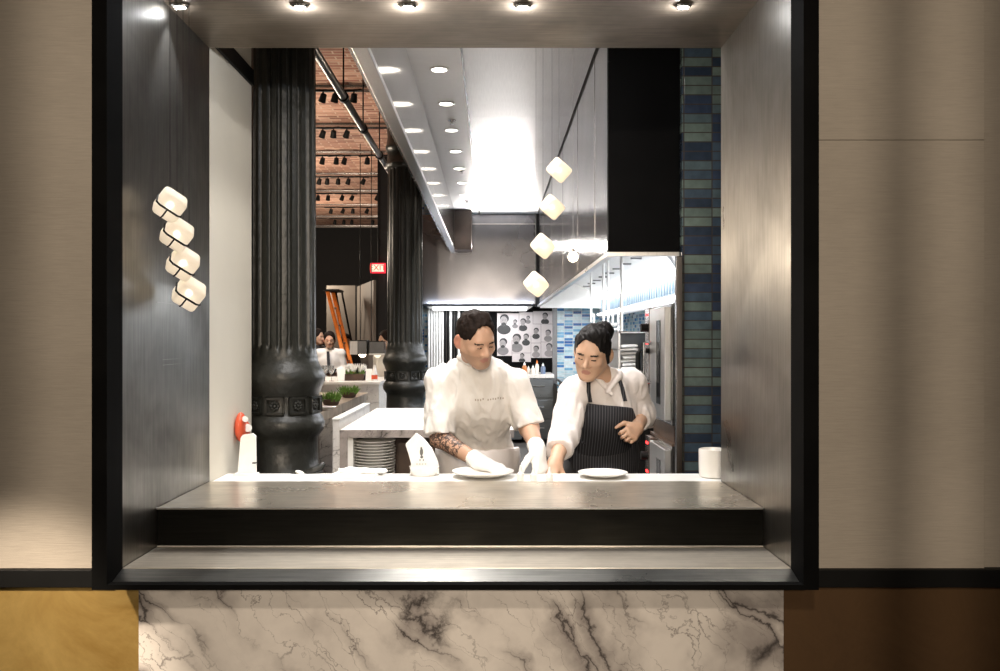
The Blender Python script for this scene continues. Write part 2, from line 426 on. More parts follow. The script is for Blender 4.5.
# ================================================================== structure
XL, XR = -1.103, .887           # inside faces of the hatch
ZT = 2.632                      # soffit
ZL = CZ-.5525                   # ledge top
YB, YF, YW = 3.50, 2.57, 2.75   # back and front of the steel box, dining-side wall face
floor = struct('floor', MB().box(-7, 7, -7, 20.5, -.1, 0), M['floor'])
struct('wall_left', MB().box(-4.5, -1.16, YW, 3.45, .80, 3.9), M['linen'])
struct('wall_right', MB().box(.945, 1.501, YW, 3.45, .80, 2.107).box(.945, 1.501, YW, 3.45, 2.109, 3.9).box(.945, 1.501, YW+.01, 3.45, 2.10, 2.12), M['linen'])
struct('trim_1', MB().box(1.508, 4.5, YW+.012, 3.45, .80, 3.9), M['linen'])
struct('wall_front', MB().box(-1.16, .945, YW, 3.45, ZT+.03, 3.9), M['linen'])
struct('baseboard_left', MB().box(-4.5, -1.16, YW-.02, 3.45, .745, .80, .003), M['black'])
struct('baseboard_right', MB().box(.945, 4.5, YW-.02, 3.45, .745, .80, .003), M['black'])
struct('trim_2', MB().box(-4.5, -1.083, YW, 3.45, 0, .745), M['brass'])
struct('trim_3', MB().box(.889, 4.5, YW, 3.45, 0, .745), M['brass_dk'])
struct('trim_4', MB().box(-1.078, .884, YW-.012, 3.45, 0, .78), M['marble'])
# kitchen side wall beside the hatch, with its black band
struct('wall_side', MB().box(-1.36, XL, YB+.003, 4.11, 0, 4.0), M['cream'])
struct('trim_5', MB().box(XL-.012, XL+.012, YB+.003, 4.105, 2.655, 2.725), M['black'])
# far kitchen
HX, HZ, CEIL = .667, 2.0, 3.36
struct('ceiling', [None, MB().box(-.556, -.21, 3.52, 13.3, CEIL, CEIL+.05)][1], M['ceil_w'])
cp = MB()
for i in range(5): cp.box(-.195, HX-.012, 3.52+i*2.0, 3.515+(i+1)*2.0-.0, CEIL-.004, CEIL+.05)
struct('ceiling_steel', cp, M['ceil'])
struct('trim_6', MB().box(-.209, -.196, 3.52, 13.3, CEIL-.012, CEIL+.03), M['steel'])
struct('wall_back', MB().box(-1.35, 2.2, 13.9, 14.1, 0, 4.2), M['tile_back'])
struct('wall_kitchen_right', MB().box(2.0, 2.15, 5.32, 13.9, 0, 4.2), M['tile_side'])
pier = struct('wall_pier', MB().box(1.075, 2.15, 5.12, 5.32, 0, 4.2), M['tile_pier'])
# dining hall beyond: brick ceiling, far walls
struct('ceiling_brick', MB().box(-7, -.75, 5.2, 20.0, 3.9, 4.05), M['brick'])
struct('wall_far', MB().box(-7, -1.4, 19.0, 19.2, 0, 3.9), M['dkwall'])
struct('wall_far_left', MB().box(-7.1, -6.9, 3.5, 19.2, 0, 3.9), M['dkwall'])
struct('wall_divider', MB().box(-1.5, -1.36, 11.8, 19.0, 0, 3.89), M['dkwall'])
for i in range(8):
    y = 8.5+1.5*i
    b = thing('ceiling_beam', 'grey steel ceiling beam across the brick ceiling, number %s from the front, carrying black spotlights' % ['one','two','three','four','five','six','seven','eight'][i], 'beam', (-3.5, y, 3.78), 'beams under the brick ceiling')
    f = MB(); f.box(-6.9, -.8, y-.05, y+.05, 3.845, 3.855); f.box(-6.9, -.8, y-.008, y+.008, 3.855, 3.888); f.box(-6.9, -.8, y-.05, y+.05, 3.888, 3.898)
    obj('girder', f, M['steel'], b)
    b['kind'] = 'structure'

# ================================================================== steel hatch box
h = thing('hatch_frame', 'large dark steel box frame around the kitchen hatch, black outer border', 'frame', (-.1, 3.0, ZL))
obj('side_panel', MB().box(XL-.02, XL, 2.68, YB, .79, ZT+.02), M['steel_dim'], h)
obj('side_panel', MB().box(XR, XR+.02, 2.68, YB, .79, ZT+.02), M['steel_lit'], h)
obj('soffit_panel', MB().box(XL, XR, 2.68, YB, ZT, ZT+.02), M['bronze'], h)
bd = MB()
zb0 = .783
bd.box(-1.146, XL, YF, 2.68, zb0, ZT+.06); bd.box(XR, .931, YF, 2.68, zb0, ZT+.06)
bd.box(XL, XR, YF, 2.68, ZT, ZT+.06)
bd.box(XL, XR, YF, 2.60, zb0, .798)
ob = obj('outer_border', bd, M['frame'], h)
for z, a, b_ in ((1.62, 2.95, 3.2), (1.94, 2.92, 3.1), (1.43, 3.0, 3.25), (1.412, 3.0, 3.25)):  # thin light strips imitate reflections on the left panel
    obj('reflection_line', MB().box(XL, XL+.0012, a, b_, z, z+.002), M['steel_lit'], h)
s = thing('serving_ledge', 'stepped grey steel serving ledge across the bottom of the hatch', 'ledge', (-.1, 3.0, .8))
zl2 = .82
obj('ledge_top', MB().box(XL+.002, XR-.002, 2.945, YB-.002, ZL-.006, ZL, .002), M['ledge'], s)
obj('riser', MB().box(XL+.002, XR-.002, 2.952, 2.985, zl2, ZL-.006), M['riser'], s)
obj('lower_shelf', MB().box(XL+.002, XR-.002, 2.672, 2.985, zl2-.02, zl2, .0015), M['shelf_low'], s)
obj('front_lip', MB().prism([(2.672, zl2-.002), (2.603, .7985), (2.603, .7865), (2.672, .795)], 'x', XL+.002, XR-.002), M['lip'], s)
obj('bright_seam', MB().box(XL+.002, XR-.002, 2.942, 2.947, ZL-.004, ZL+.001), M['steel_lt'], s)
obj('bright_seam', MB().box(XL+.002, XR-.002, 2.947, 2.954, zl2, zl2+.003), M['steel_lt'], s)
# five recessed lights in the soffit
for i, px in enumerate((180, 300, 408, 523, 683)):
    X = (px-CX)*3.045/F
    t = thing('recessed_downlight', ['leftmost recessed spotlight in the bronze soffit, beside the left steel panel', 'second recessed spotlight from the left in the bronze soffit', 'middle one of five recessed spotlights in the bronze soffit', 'fourth recessed spotlight from the left in the bronze soffit', 'rightmost recessed spotlight in the bronze soffit'][i], 'spotlight', (X, 3.045, ZT), 'spotlights in the hatch soffit')
    obj('trim_ring', MB().lathe((X, 3.045, 0), [(.024, ZT-.001), (.028, ZT-.006), (.022, ZT-.012), (.019, ZT-.006), (.019, ZT-.001)], 24), M['chrome'], t, 30)
    obj('lamp_lens', MB().lathe((X, 3.045, 0), [(.0185, ZT-.002), (.0185, ZT-.009), (.012, ZT-.013), (.002, ZT-.0145)], 20), M['lamp_on'], t, 60)

# unseen post and two panels, added to cast shade on the front wall
struct('shade_post', MB().cyl((.652, -.5, 0), (.652, -.5, 3.4), .028, seg=20), M['frame'], 40)
struct('shade_panel_left', MB().box(-4.4, -.79, -.55, -.48, 0, 3.4), M['linen'])
struct('shade_panel_right', MB().box(.765, 4.4, -.55, -.48, 0, 3.4), M['linen'])
# ================================================================== cast-iron columns
def column(x, y, label, zbase, zfl0, k, capital=None):
    """fluted cast-iron column; k scales the radius"""
    t = thing('iron_column', label, 'column', (x, y, 0), 'fluted cast iron columns')
    r = .153*k
    obj('shaft', MB().lathe((x, y, 0), [(r*1.04, zfl0-.03, 0), (r*1.0, zfl0, 0), (r*1.0, zfl0+.012, .5), (r, zfl0+.03, 1), (r*.985, 2.4, 1), (r*.97, (capital or 3.9)-.02, 1), (r*.97, capital or 3.895, 0)], 20*9, 20, .10), M['iron'], t, 50)
    z = zfl0
    zz = lambda d: zbase+d*k
    prof = [(r*1.22, 0), (r*1.22, zz(-.03)), (r*1.16, zz(0)), (r*1.07, zz(.02)), (r*1.05, zz(.12)), (r*1.07, zz(.15)), (r*1.12, zz(.16)),
            (r*1.24, zz(.185)), (r*1.27, zz(.215)), (r*1.2, zz(.245)), (r*1.1, zz(.262)), (r*1.09, zz(.35)), (r*1.13, zz(.362)),
            (r*1.17, zz(.385)), (r*1.27, zz(.415)), (r*1.28, zz(.44)), (r*1.18, zz(.475)), (r*1.11, zz(.495)), (r*1.06, z-.05), (r*1.04, z-.028)]
    base = obj('base_moulding', MB().lathe((x, y, 0), prof, 64), M['iron'], t, 60)
    for q in range(10):
        a = 2*PI*q/10+.3; R = Matrix.Translation((x, y, zz(.306))) @ Matrix.Rotation(a, 4, 'Z')
        m = MB()
        hw = r*.29; d0 = r*1.06
        for (y0, y1, z0, z1) in ((-hw, hw, .030, .040), (-hw, hw, -.040, -.030), (-hw, -hw+.01, -.04, .04), (hw-.01, hw, -.04, .04)):
            m.box(d0, d0+.016, y0, y1, z0, z1, 0, R)
        for e in range(8):
            b_ = 2*PI*e/8
            m.ball(R @ Vector((d0+.007, .0165*math.cos(b_), .0165*math.sin(b_))), .0085, None, 2)
        m.ball(R @ Vector((d0+.01, 0, 0)), .009, None, 2)
        obj('rosette', m, M['iron'], t, 40)
    if capital:
        zc = capital
        obj('capital', MB().lathe((x, y, 0), [(r*1.0, zc-.0), (r*1.12, zc+.015), (r*1.14, zc+.045), (r*1.02, zc+.06), (r*.99, zc+.16), (r*1.06, zc+.18), (r*1.12, zc+.2), (r*1.06, zc+.23), (r*1.0, zc+.3), (r*1.06, zc+.42), (r*1.14, zc+.5), (r*1.19, zc+.53), (r*1.19, 3.896)], 48), M['iron'], t, 50)
    return t
column(-1.0, 4.30, 'large black fluted cast iron column nearest the hatch, by the cream wall', .885, 1.447, 1.0)
column(-.82, 8.4, 'black fluted cast iron column further back, behind the left chef\'s shoulder', .835, 1.453, 1.07, 3.077)

# ================================================================== ceiling fittings over the kitchen
vz = 2.80
v = thing('hood_valance', 'long polished steel valance hanging along the left edge of the kitchen ceiling', 'valance', (-.56, 8.4, vz))
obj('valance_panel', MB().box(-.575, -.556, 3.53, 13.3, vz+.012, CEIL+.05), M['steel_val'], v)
obj('bottom_lip', MB().box(-.625, -.552, 3.53, 13.3, vz-.02, vz+.012, .004), M['steel_lt'], v)
obj('outer_panel', MB().box(-.64, -.62, 3.53, 13.3, vz-.018, CEIL+.05), M['steel'], v)
obj('end_box', MB().box(-.553, -.31, 12.9, 13.28, vz-.02, CEIL-.003), M['wood_blk'], v)
for i in range(10):
    y = [4.4, 5.3][i] if i < 2 else 6.2+.9*(i-2)
    t = thing('ceiling_downlight', 'recessed round downlight in the white kitchen ceiling strip, number %s from the hatch' % ['one', 'two', 'three', 'four', 'five', 'six', 'seven', 'eight', 'nine', 'ten'][i], 'downlight', (-.37, y, CEIL), 'downlights in the kitchen ceiling')
    obj('trim_ring', MB().lathe((-.37, y, 0), [(.066, CEIL-.001), (.07, CEIL-.006), (.058, CEIL-.010), (.05, CEIL-.004), (.05, CEIL-.001)], 28), M['white'], t, 30)
    obj('lamp_lens', MB().lathe((-.37, y, 0), [(.049, CEIL-.002), (.049, CEIL-.007), (.03, CEIL-.010), (.003, CEIL-.011)], 24), M['lamp_on'], t, 60)
for i, y in enumerate((7.65, 9.9, 12.1)):
    t = tag(obj('sprinkler_head', MB().lathe((-.37+.02, y, 0), [(.035, CEIL-.001), (.034, CEIL-.006), (.012, CEIL-.009), (.009, CEIL-.03), (.02, CEIL-.031), (.02, CEIL-.034), (.003, CEIL-.036)], 20), M['chrome'], None, 40),
            'small ceiling sprinkler head in the white strip between downlights, %s from the hatch' % ['first', 'second', 'third'][i], 'sprinkler')

# right hood: inner face, black end panel, sloping filters, light tubes
hd = thing('extraction_hood', 'long stainless extraction hood along the right of the kitchen, black end panel', 'hood', (1.3, 9.0, HZ))
ip = MB(); ip.box(HX, HX+.02, 5.2, 13.25, HZ, CEIL+.05)
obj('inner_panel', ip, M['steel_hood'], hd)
for y in (5.9, 7.1, 8.6, 10.2, 11.9): obj('panel_seam', MB().box(HX-.002, HX, y, y+.006, HZ+.03, CEIL), M['steel_v'], hd)
obj('end_panel', MB().box(HX-.006, 1.07, 5.16, 5.21, HZ+.0, 4.2), M['panel_blk'], hd)
rim = MB(); rim.box(HX-.012, HX+.03, 5.19, 13.25, HZ-.025, HZ); rim.box(HX-.01, 1.07, 5.17, 5.215, HZ-.022, HZ)
obj('rim', rim, M['steel_lt'], hd)
obj('filter_bank', MB().slab((1.56, 5.3, 2.14), (1.56, 13.2, 2.14), (.70, 13.2, 2.56), (.70, 5.3, 2.56), .02), M['white'], hd)
obj('end_wall', MB().box(.69, 1.57, 13.19, 13.22, 1.955, 2.60), M['white'], hd)
for i in range(12):
    for q in (0, 1):
        y = 5.7+.62*i; u = .3+.4*q
        x = 1.56-.86*u; z = 2.14+.42*u-.02
        obj('filter_handle', MB().box(x-.05, x+.05, y, y+.018, z-.02, z-.004), M['grey'], hd)
obj('back_panel', MB().box(1.56, 1.6, 5.3, 13.2, 1.80, 2.14), M['steel_lt'], hd)
sl = MB()
for i in range(52): sl.box(1.545, 1.56, 6.2+.13*i, 6.2+.13*i+.06, 1.89, 2.06)
obj('baffle', sl, plain('blue_grey_steel', (.10, .14, .17), .35, .6), hd)
obj('light_tube', MB().cyl((1.53, 5.4, 2.115), (1.53, 13.1, 2.115), .022, seg=12), M['led'], hd, 40)
obj('light_tube', MB().cyl((1.53, 5.4, 1.855), (1.53, 13.1, 1.855), .015, seg=12), M['led'], hd, 40)
obj('exhaust_duct', MB().cyl((1.18, 6.3, 2.30), (1.52, 6.9, 2.02), .09, seg=20), M['steel_lt'], hd, 40)
obj('roof_panel', MB().box(HX+.02, 2.0, 5.21, 13.25, 2.62, 2.65), M['white'], hd)
# corner post at the tiled pier
tag(obj('steel_corner_post', MB().box(1.04, 1.075, 5.10, 5.15, 0, HZ-.03, .003), M['steel_v']), 'slim vertical steel corner post at the edge of the blue tiled pier', 'post')

# back hood facing the hatch
bh = thing('extraction_hood', 'polished steel hood front at the far end of the kitchen, facing the hatch', 'hood', (-.2, 13.3, 2.0))
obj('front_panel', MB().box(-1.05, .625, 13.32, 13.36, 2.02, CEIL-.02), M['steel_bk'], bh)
obj('top_trim', MB().box(-.50, .625, 13.30, 13.32, 3.19, 3.21), M['steel'], bh)
obj('corner_post', MB().box(.63, .76, 13.28, 13.4, 1.98, CEIL-.01), M['black'], bh)
obj('rim', MB().box(-1.05, .625, 13.30, 13.38, 1.985, 2.02), M['black'], bh)
obj('hood_underside', MB().slab((-1.0, 13.38, 1.99), (.6, 13.38, 1.99), (.5, 13.85, 1.92), (-.9, 13.85, 1.92), .02), M['white'], bh)
obj('light_tube', MB().cyl((-.9, 13.5, 1.95), (.5, 13.5, 1.95), .02, seg=12), M['led'], bh, 40)
obj('side_panel', MB().box(-1.07, -1.05, 13.3, 13.88, 1.985, CEIL-.02), M['steel'], bh)

# pipe under the brick ceiling
pp = thing('ceiling_pipe', 'grey round conduit pipe running back under the brick ceiling', 'pipe', (-1.1, 7.6, 3.28))
X0 = -1.1
obj('pipe', MB().cyl((X0, 4.6, 3.28), (X0, 11.5, 3.28), .028, seg=16), plain('pipe_grey', (.10, .10, .10), .3, .8), pp, 40)
for y in (6.6, 7.6, 8.7):
    k_ = obj('pipe_clamp', MB().cyl((X0, y, 3.28), (X0, y+.05, 3.28), .04), M['black'], pp, 40)
    obj('hanger_rod', MB().cyl((X0, y+.02, 3.32), (X0, y+.02, 3.9), .006, seg=8), M['black'], k_, 40)

# track spotlights along the beams
proto = None
lab = 0
words = ['first', 'second', 'third', 'fourth', 'fifth', 'sixth', 'seventh', 'eighth']
def track_spot():
    t = thing('track_spotlight', '', 'spotlight', (0, 0, 0), 'track spotlights under the brick ceiling')
    obj('track', MB().box(-.10, .10, -.015, .015, -.018, 0), M['black'], t)
    obj('stem', MB().cyl((.02, 0, -.018), (.02, 0, -.045), .008, seg=8), M['black'], t, 40)
    R = Matrix.Translation((.02, 0, -.07)) @ Matrix.Rotation(.5, 4, 'X') @ Matrix.Rotation(.35, 4, 'Y')
    obj('head', MB().lathe((0, 0, 0), [(.015, .035), (.028, .03), (.032, -.015), (.036, -.045), (.027, -.045), (.025, -.03)], 18).xf(R), M['black'], t, 40)
    return t
for i in range(7):
    y = 8.5+1.5*i-.03
    n = 0
    for px in ([321, 333, 352], [321, 332, 345], [321, 335, 343, 366], [318, 326, 337, 347, 362], [317, 327, 341, 351, 376], [330, 342, 352, 366], [334, 343, 351, 372])[i]:
        x = (px-CX)*y/F
        lb = 'black track spotlight on the %s brick ceiling beam from the front, %s from left' % (words[i], words[n])
        n += 1
        if proto is None: proto = track_spot(); proto.location = (x, y, 3.845); proto['label'] = lb
        else: dup(proto, (x, y, 3.845), lb, rz=random.uniform(-.4, .4))

# ================================================================== prep table, plates
pt = thing('prep_table', 'marble topped prep table behind the chefs with open shelf of plates', 'table', (-.36, 5.6, 0))
PX0, PX1, PY0, PY1, PZ = -.835, .115, 4.9, 6.45, 1.005
obj('table_top', MB().box(PX0, PX1, PY0+.012, PY1, PZ-.03, PZ, .002), M['marble2'], pt)
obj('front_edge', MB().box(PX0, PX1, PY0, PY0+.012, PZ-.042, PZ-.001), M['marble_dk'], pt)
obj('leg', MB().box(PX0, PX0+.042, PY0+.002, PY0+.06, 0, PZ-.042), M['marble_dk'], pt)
obj('leg', MB().box(PX1-.05, PX1-.03, PY0+.005, PY0+.06, 0, PZ-.042), M['white'], pt)
obj('leg', MB().box(PX0, PX0+.05, PY1-.06, PY1, 0, PZ-.032), M['white'], pt)
obj('leg', MB().box(PX1-.05, PX1, PY1-.06, PY1, 0, PZ-.032), M['white'], pt)
obj('side_panel', MB().box(PX0+.003, PX0+.02, PY0+.06, PY1-.06, .1, PZ-.032), M['white'], pt)
obj('inner_panel', MB().box(PX0+.021, PX0+.07, PY0+.02, PY0+.5, .70, PZ-.045), M['white'], pt)
obj('back_panel', MB().box(PX0+.08, -.12, PY0+.42, PY0+.44, .70, PZ-.04), M['wood_dk'], pt)
obj('shelf', MB().box(PX0+.06, PX1-.06, PY0+.03, PY1-.03, .69, .70), M['steel'], pt)
def plate_mesh(name, R, n=40):
    m = MB().lathe((0, 0, 0), [(.004, .006), (R*.60, .006), (R*.70, .009), (R*.97, .021), (R, .023), (R, .026), (R*.97, .0255), (R*.72, .0145), (R*.62, .0115), (.004, .0115)][::1], n)
    m.bm.normal_update(); return m
pl = obj('dinner_plate', plate_mesh('p', .118), M['porcelain'], None, 40, (0, 0, 0))
zp = .7005
for i in range(14):
    o = pl if i == 0 else pl.copy()
    if i: COL.objects.link(o)
    o.location = (-.664+random.uniform(-.004, .004), 5.035+random.uniform(-.004, .004), zp+.0162*i)
    tag(o, 'white plate in the tall stack on the prep table shelf, ' + ['lowest of all', 'second from the bottom', 'third from the bottom', 'fourth from the bottom', 'fifth from the bottom', 'sixth from the bottom', 'seventh from the bottom', 'seventh from the top', 'sixth from the top', 'fifth from the top', 'fourth from the top', 'third from the top', 'second from the top', 'topmost of all'][i], 'plate', 'plates stacked under the prep table')

# ================================================================== counter behind the ledge and what stands on it
ZC = ZL-.004
kc = thing('kitchen_counter', 'white topped kitchen counter just behind the steel ledge', 'counter', (-.1, 3.63, 0))
obj('counter_top', MB().box(XL+.003, 1.06, YB+.004, 3.725, ZC-.03, ZC, .003), M['white'], kc)
cbm = MB(); cbm.box(XL+.01, 1.05, YB+.02, 3.70, .1, ZC-.03); obj('cabinet_body', cbm, M['steel'], kc)
obj('plinth', MB().box(XL+.03, 1.03, YB+.05, 3.67, 0, .1), M['black'], kc)
# crock at the right edge
X, Yc = (713.5-CX)*3.63/F, 3.63
ck = thing('ceramic_crock', 'plain white round crock on the counter at the right end of the hatch', 'crock', (X, Yc, ZC))
obj('body', MB().lathe((X, Yc, ZC), [(.048, 0), (.055, .004), (.058, .02), (.059, .108), (.0585, .113), (.055, .114), (.053, .108), (.053, .012), (.002, .010)], 40), M['porcelain'], ck, 40)
# big plates under the hands
def place(mesh_mb, name, m, loc, label, cat, group=None, smooth=40):
    o = obj(name, mesh_mb, m, None, smooth, (0, 0, 0)); o.location = loc; return tag(o, label, cat, group)
big = place(plate_mesh('b', .125, 56), 'serving_plate', M['porcelain'], ((483-CX)*3.64/F, 3.632, ZC), 'large white plate being dressed under the left chef\'s gloved hands', 'plate', 'plates on the pass counter')
o = big.copy(); COL.objects.link(o); o.location = ((600-CX)*3.64/F+.01, 3.632, ZC); o.scale = (.8, .8, .8); o['label'] = 'white plate on the counter in front of the woman in the dark apron'
# squeeze bottles
sq = None
for i, (px, py) in enumerate(((520.5, 465), (533.5, 467), (549.5, 467))):
    Y = 3.535; x = (px-CX)*Y/F; top = CZ-(py-CY)*Y/F
    lb = ['white nozzle tipped squeeze bottle on the counter, leftmost of the three', 'white nozzle tipped squeeze bottle on the counter, between two others', 'white nozzle tipped squeeze bottle on the counter, rightmost of the three'][i]
    t = thing('squeeze_bottle', lb, 'bottle', (x, Y, ZC), 'squeeze bottles on the pass')
    hgt = top-ZC
    obj('bottle', MB().lathe((x, Y, ZC), [(.013, 0), (.0145, .002), (.0145, hgt*.36), (.012, hgt*.42)], 20), M['porcelain'], t, 40)
    obj('nozzle', MB().lathe((x, Y, ZC), [(.0142, hgt*.42), (.0135, hgt*.48), (.0085, hgt*.54), (.0028, hgt), (.0006, hgt+.0005)], 20), M['white'], t, 40)
# hanging red device and white card holder on the cream wall
dv = thing('tape_dispenser', 'orange red hand-held dispenser with white dial hanging on the cream wall', 'dispenser', P(243, 440, 3.83))
XW = XL+.001
def onwall(py, Y): return CZ-(py-CY)*Y/F
Yd = 3.86
m = MB(); m.ball((XW+.02, Yd, onwall(427, Yd)), 1, None, 3, (.024, .045, .064)); obj('body', m, M['red'], dv, 'all')
m = MB(); m.ball((XW+.028, Yd+.055, onwall(431, Yd)), 1, None, 3, (.016, .032, .038)); obj('side_grip', m, M['red'], dv, 'all')
obj('dial', MB().cyl((XW+.042, Yd-.02, onwall(418.5, Yd)), (XW+.050, Yd-.035, onwall(418.5, Yd)), .012, seg=20), M['white'], dv, 40)
obj('dial', MB().cyl((XW+.036, Yd+.02, onwall(428, Yd)), (XW+.052, Yd+.0, onwall(428, Yd)), .017, seg=20), M['white'], dv, 40)
obj('hook', MB().tube([(XW+.03, Yd+.03, onwall(434, Yd)), (XW+.034, Yd+.03, onwall(439, Yd)), (XW+.028, Yd+.03, onwall(441, Yd))], .004), M['black'], dv, 40)
Yk = 3.68
ch = thing('card_holder', 'white upright card standing on the counter below the orange red dispenser', 'card', ((246-CX)*Yk/F, Yk, ZC))
x0, x1 = (239.5-CX)*Yk/F, (255.5-CX)*Yk/F
obj('card', MB().prism([(x0-.008, ZC+.001), (x1+.002, ZC+.001), (x1, onwall(436, Yk)), (x1-.012, onwall(433.5, Yk)), (x0+.012, onwall(435, Yk)), (x0+.004, onwall(438, Yk))], 'y', Yk, Yk+.012), M['paper'], ch)
obj('clip', MB().box(x1-.012, x1+.002, Yk-.006, Yk+.012, onwall(463.5, Yk), onwall(462.3, Yk)), M['black'], ch)
obj('foot', MB().box(x0-.02, x1+.004, Yk-.02, Yk+.045, ZC, ZC+.006), M['paper'], ch)
# tongs / scoop lying by the column
tg = thing('ice_scoop', 'dark tapered hand tool with a pale tip leaning at the foot of the column', 'tool', P(312, 473, 3.72))
obj('handle', MB().tube([P(324, 463, 3.74), P(321, 467, 3.735), P(314, 470.3, 3.725), P(306, 472, 3.72)], [.010, .014, .014, .009], 12), M['iron'], tg, 'all')
m = MB(); m.ball(P(300, 472.8, 3.715), 1, Matrix.Rotation(.35, 4, 'Y'), 3, (.021, .011, .009)); obj('tip', m, M['porcelain'], tg, 'all')
obj('blade', MB().tube([P(296, 474.2, 3.712), P(288, 475.5, 3.71)], [.008, .003], 10), M['iron'], tg, 'all')
# white tray
Yt = 3.66
tr = thing('sheet_tray', 'shallow pale tray with a folded cloth on the counter before the plate stack', 'tray', P(350, 474, Yt))
tx0, tx1 = (322-CX)*3.6/F, (375-CX)*3.6/F
m = MB(); m.prism([(tx0, 3.54), (tx1-.005, 3.54), (tx1+.005, 3.75), (tx0+.04, 3.75)], 'z', ZC, ZC+.006)
obj('tray_base', m, M['paper'], tr)
m = MB(); m.box(tx0+.04, tx1+.006, 3.742, 3.752, ZC, ZC+.018); m.box(tx0, tx1-.004, 3.536, 3.542, ZC, ZC+.012)
m.slab((tx1-.006, 3.54, ZC), (tx1+.005, 3.75, ZC), (tx1+.005, 3.75, ZC+.018), (tx1-.006, 3.54, ZC+.012), .004)
obj('tray_rim', m, M['white'], tr)
cl = SDF(.004)
for q in range(9):
    cl.el((tx0+.08+q*.018, 3.70+.02*math.sin(q*2.1), ZC+.012+.006*math.sin(q*1.7)), (.03, .022, .011), None, .012)
obj('folded_cloth', cl.mesh('folded_cloth'), M['paper'], tr)
# paper bag in a container
bg = thing('paper_bag', 'white pointed paper bag with a small grey emblem standing in a white tub', 'bag', P(423, 474, 3.68))
Yb = 3.68
pts = [(405.5, 444), (416, 433), (424, 439), (432, 449), (438, 462), (439, 474), (410, 474), (412, 463)]
w = [(P(a, b, Yb).x, P(a, b, Yb).z) for a, b in pts]
m = MB(); m.prism(w, 'y', Yb-.010, Yb+.022)
bmesh.ops.bevel(m.bm, geom=m.bm.edges[:], offset=.003, segments=2, affect='EDGES')
obj('bag', m, M['paper'], bg, 30)
m = MB()
for (a, b, r1, r2) in ((421.5, 452, 3.0, 5.5), (421.3, 448.2, 1.8, 1.8), (421.8, 457, 2.6, 2.2), (420, 460, .9, 1.5), (423.3, 460, .9, 1.5)):
    p = P(a, b, Yb-.0105); m.ball(p, 1, None, 2, (r1*.0041*.6, .0009, r2*.0041*.7))
for k in range(4):
    p = P(417+k*2.8, 464, Yb-.0105); m.box(p.x-.003, p.x+.003, p.y-.0008, p.y+.0008, p.z-.0012, p.z+.0012)
obj('emblem', m, M['grey'], bg)
px = (424-CX)*Yb/F
obj('tub', MB().lathe((px, Yb+.004, ZC), [(.048, 0), (.052, .004), (.060, .034), (.062, .036), (.058, .037), (.049, .006), (.002, .005)], 36), M['porcelain'], bg, 40)

# ================================================================== pendant lamps
def shade_mat(name, tr):
    n = NT(name); n.t.nodes.remove(n.b)
    a = n.n('ShaderNodeBsdfTransparent'); b = n.n('ShaderNodeBsdfTranslucent'); c = n.n('ShaderNodeBsdfDiffuse')
    b.inputs[0].default_value = (.95, .88, .76, 1); c.inputs[0].default_value = (.8, .74, .66, 1)
    m1 = n.n('ShaderNodeMixShader'); m1.inputs[0].default_value = .45; n.l(b.outputs[0], m1.inputs[1]); n.l(c.outputs[0], m1.inputs[2])
    m2 = n.n('ShaderNodeMixShader'); m2.inputs[0].default_value = tr; n.l(m1.outputs[0], m2.inputs[1]); n.l(a.outputs[0], m2.inputs[2])
    n.l(m2.outputs[0], n.out.inputs[0]); return n.m
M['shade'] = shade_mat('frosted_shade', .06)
M['shade_lit'] = emit('lit_shade', (1, .80, .58, 1), 1.15)
M['bulb2'] = emit('pendant_bulb', (1, .84, .62, 1), 15)
M['cordw'] = plain('pale_cord', (.4, .38, .36), .5)
def pendant(px, py, Y, wpx, ztop, label, grp, ang, band):
    c = P(px, py, Y); s = wpx*Y/F*.5*.86
    t = thing('pendant_lamp', label, 'lamp', c, grp)
    R = Matrix.Translation(c) @ Matrix.Rotation(ang, 4, 'Y') @ Matrix.Rotation(.5, 4, 'Z') @ Matrix.Rotation(.22, 4, 'X')
    m = MB().box(-s, s, -s, s, -s, s, s*.34, R, 4)
    obj('lamp_shade', m, M['shade'], t, 50)
    obj('bulb', MB().ball(c, s*.30, None, 2), M['bulb2'] if not band else M['bulb3'], t, 'all')
    obj('cord', MB().cyl(c+Vector((0, 0, s*1.1)), (c.x, c.y, ztop), .0008, seg=6), M['grey'] if not band else M['black'], t)
    if band:
        b = MB(); e = s*1.03
        b.tube([R @ Vector(q) for q in ((-e, -e*.72, -.1*s), (-e*.72, -e, -.1*s), (e*.72, -e, -.1*s), (e, -e*.72, -.1*s), (e, e*.72, -.1*s), (e*.72, e, -.1*s), (-e*.72, e, -.1*s), (-e, e*.72, -.1*s), (-e, -e*.72, -.1*s))], s*.085, 8)
        b.tube([R @ Vector(q) for q in ((-.1*s, -e, -.1*s), (-.1*s, -e, -e*.72), (-.1*s, -e*.72, -e))], s*.07, 8)
        obj('strap', b, M['black'], t, 40)
    return t
M['bulb3'] = emit('reflection_bulb', (1, .93, .84, 1), 14)
for i, (px, py, Y) in enumerate(((559, 170, 4.9), (552, 207, 5.05), (543, 246, 5.2), (536, 284, 5.35))):
    pendant(px, py, Y, 21, CEIL-.005, 'glowing cube pendant lamp over the kitchen, ' + ['topmost of the right-hand cascade', 'second from the top of the right-hand cascade', 'third from the top of the right-hand cascade', 'lowest of the right-hand cascade'][i], 'cube pendants over the kitchen', .62, False)
for i, (px, py, Y) in enumerate(((170, 205, 2.86), (177, 234, 2.90), (183, 263, 2.95), (189, 293, 3.0))):  # solid lamps added where the left panel would carry lamp reflections
    pendant(px, py, Y, 30, ZT-.003, 'small cube lamp with black strap in place of a reflection in the left steel panel, ' + ['topmost', 'second from top', 'third from top', 'lowest'][i], 'cube lamps in place of reflections in the left steel panel', .62, True)
gb = P(573, 257, 5.5)  # solid bulb added in place of a bulb's reflection
